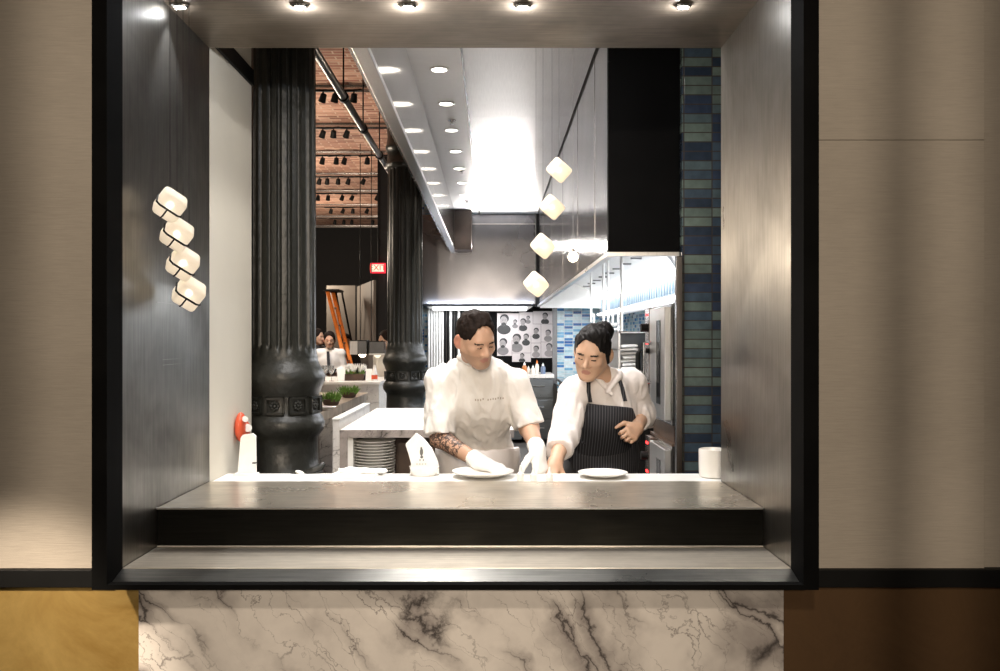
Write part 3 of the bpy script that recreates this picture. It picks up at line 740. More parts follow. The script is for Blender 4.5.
t = thing('reflected_bulb', 'single bright round bulb on a cord, in place of a reflection before the steel hood', 'bulb', gb)
obj('bulb', MB().ball(gb, .03, None, 3), M['bulb'], t, 'all')
obj('socket', MB().cyl(gb+Vector((0, 0, .028)), gb+Vector((0, 0, .06)), .012, seg=12), M['chrome'], t, 40)
obj('cord', MB().cyl(gb+Vector((0, 0, .06)), (gb.x, gb.y, CEIL-.005), .001, seg=6), M['cordw'], t)
# ================================================================== far end of the kitchen
YK = 13.62
# fluted metal panel; white and dark flutes paint its lit and shaded sides
x0, x1 = (427-CX)*13.7/F, (471-CX)*13.7/F
m = MB(); m2_ = MB(); n = 16; w = (x1-x0)/n
for i in range(n): (m if i < 6 or i in (8, 11) else m2_).cyl((x0+w*(i+.5), 13.78, .9), (x0+w*(i+.5), 13.78, 1.96), w*.44, seg=12)
fp = thing('fluted_panel', 'vertical fluted metal panel on the back wall left of the chef\'s head', 'panel', ((x0+x1)/2, 13.78, .9))
obj('lit_flutes', m, M['white'], fp, 40); obj('shaded_flutes', m2_, M['black'], fp, 40)
obj('backing', MB().box(x0, x1, 13.79, 13.88, .9, 1.96), M['grey'], fp)
# dark backing behind posters and counters
struct('trim_7', MB().box((470-CX)*13.88/F, (553-CX)*13.88/F, 13.86, 13.9, .0, 2.3), M['frame'])
# portraits
mids = plain('print_mid', (.16, .15, .15), .7)
skin = plain('print_grey', (.24, .22, .215), .7, 0, .1, 60); hairm = plain('print_dark', (.03, .03, .03), .7); ppr = plain('print_paper', (.50, .455, .45), .8, 0, .04)
prints = [(497, 519, 313, 340), (519, 533, 312, 336), (533, 553, 311, 324), (497, 512, 336, 356), (512, 531, 331, 353), (531, 541, 324, 343), (541, 553, 324, 342), (531, 541, 343, 358), (541, 553, 342, 358), (512, 531, 353, 362)]
desc = ['near the chef\'s ear, dark cropped hair, top row', 'pale sitter with dark coat, middle of top row', 'wide pale print at the top right', 'bearded face right beside the chef\'s ear, lower row', 'large dark haired face, centre of the wall', 'small figure print under the wide top right one', 'face print right of the small figure', 'seated figure print in the lowest row', 'face print in the lowest row at far right', 'low strip print above the counter bottles']
heads = [[(504, 320, 5.0), (515, 322, 2.2)], [(523, 322, 3.2), (528, 318, 2.0)], [(545, 316, 3)], [(503, 343, 4.2)], [(510+6.5, 339, 4.6), (526, 337, 3.0)], [(536, 331, 2.8)], [(548, 333, 3.0)], [(536, 349, 3.0)], [(549, 347, 3.4)], [(522, 356, 2.4)]]
for i, (a, b, c, d) in enumerate(prints):
    Y = 13.8545-.0012*i
    p0, p1 = P(a+.15, d-.15, Y), P(b-.15, c+.15, Y)
    t = thing('portrait_print', 'black-and-white portrait print on the back wall, '+desc[i], 'print', (p0+p1)/2, 'portrait prints on the back wall')
    obj('paper', MB().box(p0.x, p1.x, Y, 13.8598, p0.z, p1.z), ppr, t)
    for (hx, hy, r) in heads[i]:
        c0 = P(hx, hy, Y); s = r*Y/F
        def disc(cx, cz, rx, rz, dy):
            return [(cx+rx*math.cos(2*PI*k/20), cz+rz*math.sin(2*PI*k/20)) for k in range(20)]
        zmin = p0.z+.002
        sh = [(x, max(zmin, z)) for x, z in disc(c0.x, c0.z-s*1.9, s*1.35, s*1.0, 0)]
        sh = [(min(max(x, p0.x+.002), p1.x-.002), z) for x, z in sh]
        obj('shoulders', MB().prism(sh, 'y', Y-.002, Y-.0005), [hairm, skin, mids][(i*2+int(hx)) % 3], t)
        obj('hair', MB().prism(disc(c0.x+.08*s, c0.z+.30*s, s*.92, s*.88, 0), 'y', Y-.003, Y-.0021), hairm, t)
        obj('face', MB().prism(disc(c0.x-.06*s, c0.z-.22*s, s*.76, s*.98, 0), 'y', Y-.004, Y-.0031), skin, t)
        e = MB()
        for q in (-1, 1): e.box(c0.x+q*s*.26-s*.13, c0.x+q*s*.26+s*.13, Y-.0048, Y-.0041, c0.z-s*.05, c0.z+s*.03)
        e.box(c0.x-s*.2, c0.x+s*.2, Y-.0048, Y-.0041, c0.z-s*.58, c0.z-s*.5)
        if i in (0, 3, 4): e.prism(disc(c0.x-.06*s, c0.z-.85*s, s*.5, s*.32, 0), 'y', Y-.0046, Y-.0041)
        obj('features', e, hairm, t)
# back counter with drawers
bc = thing('drawer_counter', 'dark steel drawer counter with marble top against the back wall', 'counter', (.3, 13.2, 0))
zt = CZ-(374.5-CY)*12.95/F
bx0, bx1 = (440-CX)*13/F, (554-CX)*13/F
obj('worktop', MB().box(bx0, bx1, 12.95, 13.84, zt-.05, zt), M['marble2'], bc)
bs = brushed('blue_steel', (.16, .18, .20), .3, (1, 30, 30), .15, .2)
obj('carcass', MB().box(bx0+.01, bx1-.01, 13.0, 13.82, .08, zt-.05), bs, bc)
for r_ in range(3):
    for c_ in range(2):
        a = (524-CX)*12.98/F-.45*c_; z1 = zt-.07-.30*r_
        d = obj('drawer', MB().box(a, a+.42, 12.965, 13.0, z1-.27, z1, .006), bs, bc)
        obj('handle', MB().tube([(a+.13, 12.965, z1-.10), (a+.13, 12.935, z1-.10), (a+.29, 12.935, z1-.10), (a+.29, 12.965, z1-.10)], .009, 8), M['chrome'], d, 40)
# bottles on it
bt = [(524.5, 362, 5, (.45, .16, .04, 1), 'amber sauce bottle, leftmost on the marble back counter', 'bottle'), (528.5, 366, 4, (.7, .66, .6, 1), 'clear short jar right of the amber sauce bottle', 'jar'), (533, 365, 4, (.75, .72, .66, 1), 'pale jar in the middle of the back counter bottles', 'jar'),
      (537, 360, 4, (.82, .78, .7, 1), 'tall white squeeze bottle with orange base on the back counter', 'bottle'), (543, 363, 5, (.12, .16, .24, 1), 'dark blue container, rightmost on the marble back counter', 'container')]
for i, (px, py, wpx, c, lb, cat) in enumerate(bt):
    Y = 13.15+.05*(i % 2); x = (px-CX)*Y/F; top = CZ-(py-CY)*Y/F; r = wpx*.5*Y/F; hh = top-zt
    t = thing('sauce_bottle' if cat == 'bottle' else ('glass_jar' if cat == 'jar' else 'plastic_container'), lb, cat, (x, Y, zt))
    mm = plain('bottle_colour', c, .3, 0, .05)
    obj('body', MB().lathe((x, Y, zt), [(r*.9, 0), (r, .004), (r, hh*.55), (r*.75, hh*.66), (r*.4, hh*.74)], 20), mm, t, 40)
    obj('cap', MB().lathe((x, Y, zt), [(r*.45, hh*.73), (r*.45, hh*.85), (r*.2, hh*.9), (r*.15, hh)], 16), M['orange'] if i == 3 else M['white'], t, 40)
# slim steel post left of the tiled wall
tag(obj('steel_post', MB().box((552.5-CX)*13.3/F, (557-CX)*13.3/F, 13.25, 13.35, 0, 1.98), M['grey']), 'slim dark post between the portrait prints and bright blue tiles', 'post')

# cook line on the right
rg = thing('cook_line', 'long low stainless cook line along the right wall behind the woman', 'range', (1.4, 9.5, 0))
obj('worktop', MB().box(.93, 1.98, 6.15, 13.2, .89, .925), M['steel'], rg)
obj('body', MB().box(.97, 1.97, 6.2, 13.15, .12, .89), M['black'], rg)
for i in range(8):
    y = 6.25+.86*i
    d = obj('oven_door', MB().box(.955, .97, y, y+.8, .2, .8, .003), bs, rg)
    obj('handle', MB().tube([(.955, y+.1, .74), (.925, y+.1, .74), (.925, y+.7, .74), (.955, y+.7, .74)], .01, 8), M['chrome'], d, 40)
obj('rail', MB().cyl((.90, 6.2, .86), (.90, 13.1, .86), .014, seg=10), M['chrome'], rg, 40)
# side counter behind the woman with white container
wc = thing('white_container', 'small white container on the cook line beside the woman\'s elbow', 'container', P(648, 421, 6.4))
x = (648-CX)*6.4/F
obj('tub', MB().lathe((x, 6.4, .925), [(.05, 0), (.06, .005), (.066, .07), (.06, .07), (.052, .01), (.002, .008)], 28), M['porcelain'], wc, 40)
obj('lid', MB().lathe((x, 6.4, .925), [(.068, .068), (.068, .078), (.01, .082)], 28), M['white'], wc, 40)
# hanging shelf rack
sr = thing('hanging_shelf', 'stainless shelf unit hung on white rods above the cook line', 'shelf', (1.2, 7.6, 1.3))
def bx(px0, px1, py0, py1, Y, Yd): return ((px0-CX)*Y/F, (px1-CX)*Y/F, Y, Yd, CZ-(py1-CY)*Y/F, CZ-(py0-CY)*Y/F)
obj('end_panel', MB().box(*bx(618, 646, 331, 333, 7.0, 7.02)), M['steel_lt'], sr)
a = bx(618, 646, 331, 371, 7.02, 8.9)
shelf_z = [1.56, 1.42, 1.25]
obj('side_panel', MB().box(a[0], a[0]+.015, 7.0, 8.9, 1.25, 1.56), M['steel_lt'], sr)
obj('back_panel', MB().box(a[1], a[1]+.02, 7.0, 8.9, 1.25, 1.56), M['steel_lt'], sr)
for z in shelf_z: obj('shelf_board', MB().box(a[0], a[1]+.02, 7.0, 8.9, z-.008, z), M['steel_lt'], sr)
for px, Y, y0, y1 in ((621.5, 7.05, 250, 331), (608, 8.85, 258, 336), (603.5, 9.2, 262, 340), (591, 10.8, 268, 322)):
    obj('hanging_rod', MB().cyl(P(px, y0, Y), P(px, y1, Y), .012 if Y < 9 else .014, seg=10), M['white'], sr, 40)
# folded towels and trays on it
for i in range(7):
    Y = 7.10+.02*(i % 3); x = a[0]+.045+.012*(i % 2)
    c = SDF(.005); c.rc((x, Y, 1.265+.03*i), (x+.10, Y+.02, 1.270+.03*i), .014, .011, .01); c.rc((x+.02, Y+.05, 1.264+.03*i), (x+.12, Y+.06, 1.268+.03*i), .012, .012, .01)
    tag(obj('folded_towel', c.mesh('towel'), M['paper']), 'white folded towel in the open shelf unit, '+['lowest of the pile', 'second from the bottom', 'third from the bottom', 'middle of the pile', 'third from the top', 'second from the top', 'top of the pile'][i], 'towel', 'folded towels on the hanging shelf')
tcol = [(.75, .74, .7, 1), (.55, .56, .55, 1), (.8, .8, .78, 1), (.45, .12, .06, 1), (.15, .16, .17, 1), (.78, .77, .73, 1), (.2, .2, .2, 1), (.7, .7, .68, 1)]
tn = ['pale steel tray, topmost of the loose stack left of the shelf unit', 'grey tray second from the top of the loose stack', 'white tray third from the top of the loose stack', 'red tray in the middle of the loose stack by the woman\'s hair', 'dark tray just below the red one', 'white tray below the dark one', 'dark tray near the bottom of the loose stack', 'pale tray at the bottom of the loose stack']
ts = thing('wire_rack', 'open steel rack holding loose trays right of the woman\'s head', 'rack', P(606, 365, 8.4))
zr = [CZ-(py-CY)*8.4/F for py in (325, 330, 335, 340.5, 345.5, 350, 354.5, 359)]
xx0, xx1 = (600-CX)*8.4/F, (617-CX)*8.4/F
obj('upright', MB().box(xx1+.004, xx1+.022, 8.4, 8.42, .925, 1.75), M['steel_lt'], ts); obj('upright', MB().box(xx1+.004, xx1+.022, 8.78, 8.8, .925, 1.75), M['steel_lt'], ts)
obj('upright', MB().box(xx0-.02, xx0-.004, 8.78, 8.8, .925, 1.75), M['steel_lt'], ts)
m = MB()
for z in zr: m.box(xx0-.012, xx1+.018, 8.782, 8.796, z-.01, z-.002); m.box(xx1+.006, xx1+.016, 8.41, 8.79, z-.01, z-.002); m.box(xx0-.014, xx0-.006, 8.42, 8.79, z-.01, z-.002)
obj('rungs', m, M['steel_lt'], ts)
for i, z in enumerate(zr):
    m = MB(); d = .002*(i % 3); m.box(xx0-.012+d, xx1+.014, 8.40+d, 8.78, z-.001, z+.004); m.box(xx0-.012+d, xx1+.014, 8.40+d, 8.41+d, z+.003, z+.018); m.box(xx0-.012+d, xx0-.004+d, 8.40+d, 8.78, z+.003, z+.018)
    m.box(xx1+.006, xx1+.014, 8.40+d, 8.78, z+.003, z+.018)
    tag(obj('oven_tray', m, plain('tray_colour', tcol[i], .35, .3 if i in (0, 1, 4) else 0)), tn[i], 'tray', 'trays in the steel rack')
# combi ovens, door side facing the kitchen aisle
XO = 1.035
def oven(z0, z1, label):
    t = thing('combi_oven', label, 'oven', (1.5, 5.7, z0))
    obj('body', MB().box(XO+.03, 1.95, 5.36, 6.1, z0, z1, .006), M['steel_v'], t)
    obj('control_panel', MB().box(XO, XO+.03, 5.90, 6.1, z0+.02, z1-.01, .003), M['wood_dk'], t)
    cpn = obj('control_fascia', MB().box(XO-.004, XO, 5.955, 6.095, z0+.02, z1-.01), M['steel'], t)
    d = obj('door', MB().box(XO-.012, XO+.03, 5.37, 5.88, z0+.03, z1-.02, .006), M['steel_lt'], t)
    obj('door_window', MB().box(XO-.016, XO-.011, 5.50, 5.62, z0+.12, z1-.1), plain('oven_glass', (.02, .02, .022), .06), d)
    obj('handle', MB().tube([(XO-.012, 5.82, z1-.24), (XO-.06, 5.82, z1-.24), (XO-.06, 5.82, z0+.24), (XO-.012, 5.82, z0+.24)], .012, 10), M['chrome'], d, 40)
    k = MB()
    for z in (z1-.14, z0+.22): k.cyl((XO-.004, 6.03, z), (XO-.045, 6.03, z), .028, seg=18)
    obj('knob', k, M['black'], t, 40)
    lt = MB()
    for z in (z1-.06, z1-.25, z0+.09): lt.box(XO-.007, XO-.004, 5.99, 6.06, z, z+.014)
    obj('indicator', lt, emit('red_led', (1, .03, .03, 1), 6), t)
    return t
oven(.98, 1.715, 'upper combi oven with glass door beside the blue tiled pier')
oven(.16, .86, 'lower combi oven under the other one beside the blue tiled pier')
m = MB(); m.box(XO+.05, 1.93, 5.4, 6.08, .86, .98); m.box(XO+.03, 1.95, 5.36, 6.1, .86, .875)
stn = thing('oven_stand', 'dark steel spacer stand between the two combi ovens', 'stand', (1.5, 5.7, 0))
obj('spacer', m, M['wood_dk'], stn)
for sx in (XO+.06, 1.9):
    for sy in (5.42, 6.04): obj('leg', MB().cyl((sx, sy, 0), (sx, sy, .16), .02), M['chrome'], stn, 40)
th = thing('black_door_latch', 'black latch handle on the upper oven door edge', 'latch', (XO-.05, 5.93, 1.4)) if False else None
lp = obj('latch_lever', MB().tube([(XO, 5.92, 1.42), (XO-.07, 5.90, 1.43), (XO-.085, 5.90, 1.40), (XO-.085, 5.90, 1.12)], .017, 10), M['black'], None, 40)
tag(lp, 'black lever handle at the upper oven, bent downwards', 'handle')
lp_parent = [o for o in COL.objects if o.name.startswith('combi_oven')][0]
wlc = lp.location.copy(); lp.parent = lp_parent; lp.location = wlc-lp_parent.location
for k in ('label', 'category'): del lp[k]
lp.name = 'lever'

# ================================================================== dining hall beyond the columns
# stone bar
sb = thing('stone_bar', 'pale stone bar counter in the dining room between the two columns', 'counter', (-1.7, 9.8, 0))
xr = (379-CX)*9.2/F
obj('front_panel', MB().box(-2.6, xr, 9.2, 9.26, 0, 1.035), M['marble2'], sb)
obj('bar_top', MB().box(-2.6, xr+.01, 9.18, 10.5, 1.035, 1.06), M['white'], sb)
obj('end_panel', MB().box(xr-.05, xr, 9.26, 10.45, 0, 1.035), M['marble2'], sb)
# plank table
tb = thing('plank_table', 'grey plank sideboard with a pale cabinet below, right of the nearest column', 'table', (-1.6, 7.8, 0))
obj('top', MB().box(-2.2, -1.262, 6.57, 9.1, .885, .96, .004), M['wood'], tb)
obj('leg', MB().box(-1.36, -1.29, 6.62, 6.69, 0, .885), M['wood_dk'], tb)
obj('leg', MB().box(-2.15, -2.08, 6.62, 6.69, 0, .885), M['wood_dk'], tb)
obj('leg', MB().box(-1.36, -1.29, 8.98, 9.05, 0, .885), M['wood_dk'], tb)
obj('leg', MB().box(-2.15, -2.08, 8.98, 9.05, 0, .885), M['wood_dk'], tb)
obj('apron_panel', MB().box(-1.31, -1.28, 7.8, 9.0, .72, .88), M['grey'], tb)
lw = thing('low_marble_wall', 'low white marble partition left of the prep table', 'partition', (-1.04, 6.7, 0))
obj('panel', MB().box(-1.06, -1.015, 5.95, 7.4, 0, .965), M['marble2'], lw)
obj('cap', MB().box(-1.065, -1.01, 5.945, 7.405, .965, .975), M['white'], lw)
# plants on it
def moss_pot(px, py, Y, r, label, seed):
    rnd = random.Random(seed); c = Vector(((px-CX)*Y/F, Y, .96))
    t = thing('moss_bowl', label, 'plant', c, 'bowls of green moss on the plank table')
    obj('bowl', MB().lathe(c, [(r*.6, 0), (r*.8, .006), (r, .05), (r*.95, .052), (r*.7, .03), (.002, .025)], 24), M['wood_dk'], t, 40)
    m = MB()
    for k in range(90):
        a = rnd.random()*2*PI; q = r*.95*rnd.random()**.5; hgt = .045+.05*rnd.random()*(1-q/r*.6)
        b = c+Vector((q*math.cos(a), q*math.sin(a), .035)); d = Vector((math.cos(a)*q*.5+rnd.uniform(-.02, .02), math.sin(a)*q*.5, hgt))
        m.cyl(b, b+d, .0075, .002, 5)
    obj('moss', m, M['green'], t)
moss_pot(331, 402, 7.35, .075, 'bowl of bright green moss on the plank sideboard, nearer one', 1)
moss_pot(349, 393, 8.3, .075, 'bowl of green moss on the plank sideboard, farther one near the stone bar', 2)
dsh = place(plate_mesh('d', .07, 32), 'side_plate', M['porcelain'], ((326-CX)*6.85/F, 6.85, .96), 'small pale plate at the near end of the plank sideboard', 'plate')
# planter of white flowers
px0, px1 = (344.5-CX)*9.6/F, (365-CX)*9.6/F
pb = thing('planter_box', 'dark wooden box of white flowers on the stone bar', 'planter', ((px0+px1)/2, 9.6, 1.06))
m = MB(); m.box(px0, px1, 9.5, 9.52, 1.06, 1.13); m.box(px0, px1, 9.70, 9.72, 1.06, 1.13); m.box(px0, px0+.015, 9.52, 9.70, 1.06, 1.13); m.box(px1-.015, px1, 9.52, 9.70, 1.06, 1.13); m.box(px0, px1, 9.52, 9.70, 1.06, 1.115)
obj('box', m, M['wood_dk'], pb)
rnd = random.Random(4); m = MB(); g = MB()
for k in range(70):
    b = Vector((rnd.uniform(px0+.01, px1-.01), rnd.uniform(9.53, 9.69), 1.11)); d = Vector((rnd.uniform(-.03, .03), rnd.uniform(-.03, .03), rnd.uniform(.05, .11)))
    g.cyl(b, b+d, .003, .002, 5)
    for q in range(4):
        a = 2*PI*q/4+k; m.cyl(b+d*.75, b+d+Vector((.018*math.cos(a), .018*math.sin(a), .022)), .006, .001, 5)
obj('stem', g, M['green'], pb); obj('blossom', m, M['paper'], pb)
# napkins, bottle
for i, (a, b, y0, y1, lb) in enumerate(((337, 344.5, 368.5, 382, 'white folded menu card standing left of the flower box'), (365.5, 371.5, 369, 382, 'white folded menu card standing right of the flower box'))):
    Y = 9.45; xa, xb = (a-CX)*Y/F, (b-CX)*Y/F; zt_ = CZ-(y0-CY)*Y/F
    m = MB(); m.slab((xa, Y, 1.06), (xb, Y, 1.06), (xb, Y+.04, zt_), (xa, Y+.04, zt_), .003); m.slab((xa, Y+.09, 1.06), (xb, Y+.09, 1.06), (xb, Y+.047, zt_), (xa, Y+.047, zt_), .003)
    tag(obj('menu_card', m, M['paper']), lb, 'card', 'white cards on the stone bar')
bt_ = thing('condiment_bottle', 'white bottle with dark red side on the stone bar by the far column', 'bottle', ((374.5-CX)*9.4/F, 9.4, 1.06))
x = (374.5-CX)*9.4/F
obj('bottle', MB().lathe((x, 9.4, 1.06), [(.03, 0), (.032, .004), (.032, .08), (.018, .13), (.012, .15), (.012, .165), (.002, .168)], 20), M['porcelain'], bt_, 40)
obj('label', MB().lathe((x, 9.4, 1.06), [(.0325, .02), (.0325, .065)], 20, closed=False), M['red'], bt_, 40)
for i, (px, lb) in enumerate(((324.5, 'clear wine glass at the left end of the stone bar'), (331.5, 'clear wine glass nearer the flower box on the stone bar'))):
    x = (px-CX)*9.35/F
    gm = NT('clear_glass'); gm.set((.9, .92, .92, 1), .03); gm.b.inputs['Transmission Weight'].default_value = .85
    tag(obj('wine_glass', MB().lathe((x, 9.35, 1.06), [(.03, 0), (.03, .003), (.004, .008), (.004, .07), (.02, .085), (.034, .12), (.03, .165), (.028, .165), (.03, .12), (.018, .09), (.001, .082)], 24), gm.m, None, 40), lb, 'glass')
M['bulb4'] = emit('dim_bulb', (1, .85, .65, 1), 1.5)
# two box heat lamps over the bar
def box_lamp(px0, px1, py0, py1, Y, label, lit):
    x0, x1 = (px0-CX)*Y/F, (px1-CX)*Y/F; z0, z1 = CZ-(py1-CY)*Y/F, CZ-(py0-CY)*Y/F
    t = thing('box_lamp', label, 'lamp', ((x0+x1)/2, Y+.1, z0), 'box lamps over the stone bar')
    s = MB(); s.box(x0, x1, Y, Y+.008, z0, z1); s.box(x0, x1, Y+.24, Y+.248, z0, z1); s.box(x0, x0+.006, Y, Y+.24, z0, z1); s.box(x1-.006, x1, Y, Y+.24, z0, z1)
    obj('shade', s, M['grey'], t)
    obj('white_side', MB().box(x0-.008, x0+(x1-x0)*.42, Y-.006, Y-.001, z0, z1), M['steel_lt'], t) if lit else obj('trim', MB().box(x0, x1, Y-.006, Y-.001, z0, z0+.02), M['steel_lt'], t)
    obj('top_plate', MB().box(x0, x1, Y, Y+.248, z1, z1+.01), M['black'], t)
    xb = x0+(x1-x0)*(.68 if lit else .5)
    obj('bulb', MB().ball((xb, Y+.06, z0+.01), .045, None, 3), M['bulb2'] if lit else M['bulb4'], t, 'all')
    xr_ = (x0+x1)/2 if lit else x0+.012
    obj('rod', MB().cyl((xr_, Y+.12, z1), (xr_, Y+.12, 3.89), .005, seg=8), M['black'], t, 40)
box_lamp(350.5, 367, 341, 354.5, 10.9, 'grey box lamp with glowing bulb hanging over the stone bar, left of two', True)
box_lamp(369, 384.5, 342, 355, 10.9, 'grey box lamp hanging over the stone bar next to the far column', False)
# exit sign
YE = 11.72; pe = P(377.8, 268, YE)
ex = thing('exit_sign', 'red glowing EXIT sign on the dark wall beside the far column', 'sign', pe)
sx, sz = 15*YE/F/2, 10*YE/F/2
obj('housing', MB().box(pe.x-sx, pe.x+sx, YE, YE+.05, pe.z-sz, pe.z+sz, .004), emit('exit_red', (1, .03, .05, 1), 1.6), ex)
obj('face', MB().box(pe.x-sx*.82, pe.x+sx*.82, YE-.006, YE, pe.z-sz*.72, pe.z+sz*.72), emit('exit_face', (1, .82, .6, 1), 1.3), ex)
cu = bpy.data.curves.new('exit_text', 'FONT'); cu.body = 'EXIT'; cu.size = .105; cu.extrude = .002; cu.align_x = 'CENTER'; cu.align_y = 'CENTER'
to = bpy.data.objects.new('tmp', cu); COL.objects.link(to); bpy.context.view_layer.update()
me = bpy.data.meshes.new_from_object(to.evaluated_get(bpy.context.evaluated_depsgraph_get())); bpy.data.objects.remove(to)
me.transform(Matrix.Translation((pe.x, YE-.010, pe.z)) @ Matrix.Rotation(PI/2, 4, 'X')); me.materials.clear()
obj('lettering', me, emit('exit_letters', (.9, .10, .05, 1), 1.0), ex)
# hanging stem for the sign
obj('hanger', MB().cyl((pe.x, YE+.03, pe.z+sz), (pe.x, YE+.03, 3.89), .008, seg=8), M['black'], ex, 40)
# beige folding panels
Y = 16.0
fpn = thing('folding_screen', 'pair of tall beige folding panels against the dark dining room wall', 'screen', P(350, 300, Y))
p0, p1 = P(326.5, 285.5, Y), P(355.2, 285.5, Y)
obj('panel', MB().box(p0.x, p1.x, Y, Y+.04, 0, p0.z), M['beige'], fpn)
q = P(373.5, 279, 14.2); r0 = P(357, 285, Y)
obj('panel', MB().slab((r0.x, Y, 0), (q.x, 14.2, 0), (q.x, 14.2, r0.z-.03), (r0.x, Y, r0.z-.03), -.04), M['beige'], fpn)
obj('hinge_strip', MB().box(p1.x+.001, r0.x-.001, Y+.0, Y+.04, 0, r0.z), M['black'], fpn)
# orange ladder
ld = thing('step_ladder', 'orange step ladder leaning by the beige panels', 'ladder', P(336, 345, 14.8))
a0, a1 = P(327.5, 291, 14.9), P(341, 345, 14.4); b0, b1 = P(331.5, 290, 15.1), P(333.8, 345, 15.3)
def ext(a, b): t = a.z/(a.z-b.z); return a+(b-a)*t
a1, b1 = ext(a0, a1), ext(b0, b1)
for off in (0, .2):
    o_ = Vector((off*.1+(.03 if off else 0), off, 0))
    obj('rail', MB().tube([a0+o_, a1+o_], .034, 6), M['orange'], ld)
m = MB()
obj('back_rail', MB().tube([b0+Vector((.05, .1, 0)), b1+Vector((.35, .25, 0))], .018, 6), M['black'], ld); obj('back_rail', MB().tube([b0+Vector((.12, .3, 0)), b1+Vector((.45, .5, 0))], .018, 6), M['black'], ld)
for k in range(1, 8):
    t_ = k/8; p = a0+(a1-a0)*t_
    obj('rung', MB().tube([p, p+Vector((.05, .2, 0))], .018, 6), M['steel'], ld)
obj('top_cap', MB().box(a0.x-.05, a0.x+.2, a0.y-.06, a0.y+.42, a0.z-.01, a0.z+.03, .01), M['black'], ld)
# ================================================================== people
def nv(v): v = np.array(v, float); return v/np.linalg.norm(v)
def A(v): return np.array(v, float)
def head_frame(yaw, pitch, roll, base=(0, -1, 0)):
    """columns: person's left, forward, up. yaw>0 turns to the picture's right"""
    R = Matrix.Rotation(yaw, 3, 'Z') @ Matrix.Rotation(0, 3, 'Y')
    l, f, u = Vector((1, 0, 0)), Vector((0, -1, 0)), Vector((0, 0, 1))
    q = Matrix.Rotation(pitch, 3, 'X'); f, u = q @ f, q @ u                 # nod: forward goes down
    q = Matrix.Rotation(roll, 3, 'Y'); l, f, u = q @ l, q @ f, q @ u
    q = Matrix.Rotation(yaw, 3, 'Z'); l, f, u = q @ l, q @ f, q @ u
    return np.array([l, f, u]).T
def head_pt(c, R, p): return A(c)+R @ A(p)
def add_head(S, c, R, sc=1.0, fem=False, detail=True):
    H = lambda *p: head_pt(c, R, A(p)*sc)
    S.el(H(0, -.014, .040), A((.074, .095, .086))*sc, R, .02)
    S.rc(H(0, .035, .01), H(0, .048, -.075), .060*sc, (.034 if fem else .040)*sc, .03*sc)
    S.el(H(0, .02, -.03), A((.064, .07, .075))*sc, R, .03*sc)
    for q in (-1, 1):
        S.rc(H(q*.05, .0, -.045), H(q*.020, .07, -.092), .022*sc, .017*sc, .03*sc)
        S.el(H(q*.042, .062, -.022), A((.022, .02, .02))*sc, R, .02*sc)
    S.el(H(0, .075, -.098), A((.022, .017, .015))*sc, R, .02*sc)
    if detail:
        S.rc(H(-.034, .080, .022), H(.034, .080, .022), .011*sc, None, .015*sc)
        for q in (-1, 1):
            S.el(H(q*.032, .100, .001), A((.019, .016, .011))*sc, R, .010*sc, 's')
            S.el(H(q*.031, .079, .000), A((.0145, .0145, .0130))*sc, R, .004*sc)
        S.rc(H(0, .088, .012), H(0, .112, -.030), .0075*sc, .0125*sc, .010*sc)
        for q in (-1, 1): S.el(H(q*.014, .098, -.036), A((.009, .011, .008))*sc, R, .006*sc)
        S.rc(H(-.016, .087, -.058), H(.016, .087, -.058), .0075*sc, None, .006*sc)
        S.rc(H(-.013, .085, -.070), H(.013, .085, -.070), .0080*sc, None, .006*sc)
        S.rc(H(-.022, .0965, -.0638), H(.022, .0965, -.0638), .0028*sc, None, .003*sc, 's')
    for q in (-1, 1):
        S.el(H(q*.082, -.016, -.006), A((.010, .025, .037))*sc, R @ np.array(Matrix.Rotation(q*.5, 3, 'Z')), .006*sc)
        S.el(H(q*.091, -.012, -.002), A((.006, .013, .020))*sc, R, .005*sc, 's')
def add_hand(S, w, d, n, side, curl=(30, 30, 35, 40), tc=20, e=0.0, spread=6, sc=1.0):
    """w wrist, d along the palm, n out of the palm, side: +1 if the thumb lies towards d x n"""
    w = A(w); d = nv(d); n = A(n); n = nv(n-d*(n@d)); t = np.cross(d, n)*side
    def rotp(v, ang): return v*math.cos(ang)+n*math.sin(ang)       # d-like vector bends to the palm
    offs = [.031, .010, -.011, -.030]; lens = [.072, .080, .074, .058]; kn = [.090, .094, .089, .081]
    for i in range(4):
        a = w+t*offs[i]*.55*sc+d*.012*sc; k = w+t*offs[i]*sc+d*kn[i]*sc-n*.004
        S.rc(a, k, (.015+e)*sc, (.0125+e)*sc, .014)
    S.rc(w, w+d*.03*sc, (.026+e)*sc, (.024+e)*sc, .02)
    for i in range(4):
        k = w+t*offs[i]*sc+d*kn[i]*sc-n*.004; ang = math.radians(curl[i])*.55
        dd = nv(d+t*(offs[i]*spread*.9)); L = lens[i]*sc; p = k; r = (.0098, .0088, .0078, .0068)
        for q, fr in enumerate((.45, .31, .24)):
            v = dd*math.cos(ang)+n*math.sin(ang); p2 = p+v*L*fr
            S.rc(p, p2, (r[q]+e)*sc, (r[q+1]+e)*sc, .0035); p = p2; ang += math.radians(curl[i])*(.85 if q == 0 else .6)
    b = w+d*.026*sc+t*.026*sc; v = nv(d*.62+t*.78+n*.25); p = b+v*.042*sc
    S.rc(b, p, (.0165+e)*sc, (.0125+e)*sc, .012)
    v2 = nv(v*math.cos(math.radians(tc))+nv(d*.8-t*.2+n*.5)*math.sin(math.radians(tc))); p2 = p+v2*.030*sc
    S.rc(p, p2, (.0115+e)*sc, (.010+e)*sc, .005)
    v3 = nv(v2*.8+d*.5+n*.15); S.rc(p2, p2+v3*.026*sc, (.010+e)*sc, (.0075+e)*sc, .004)
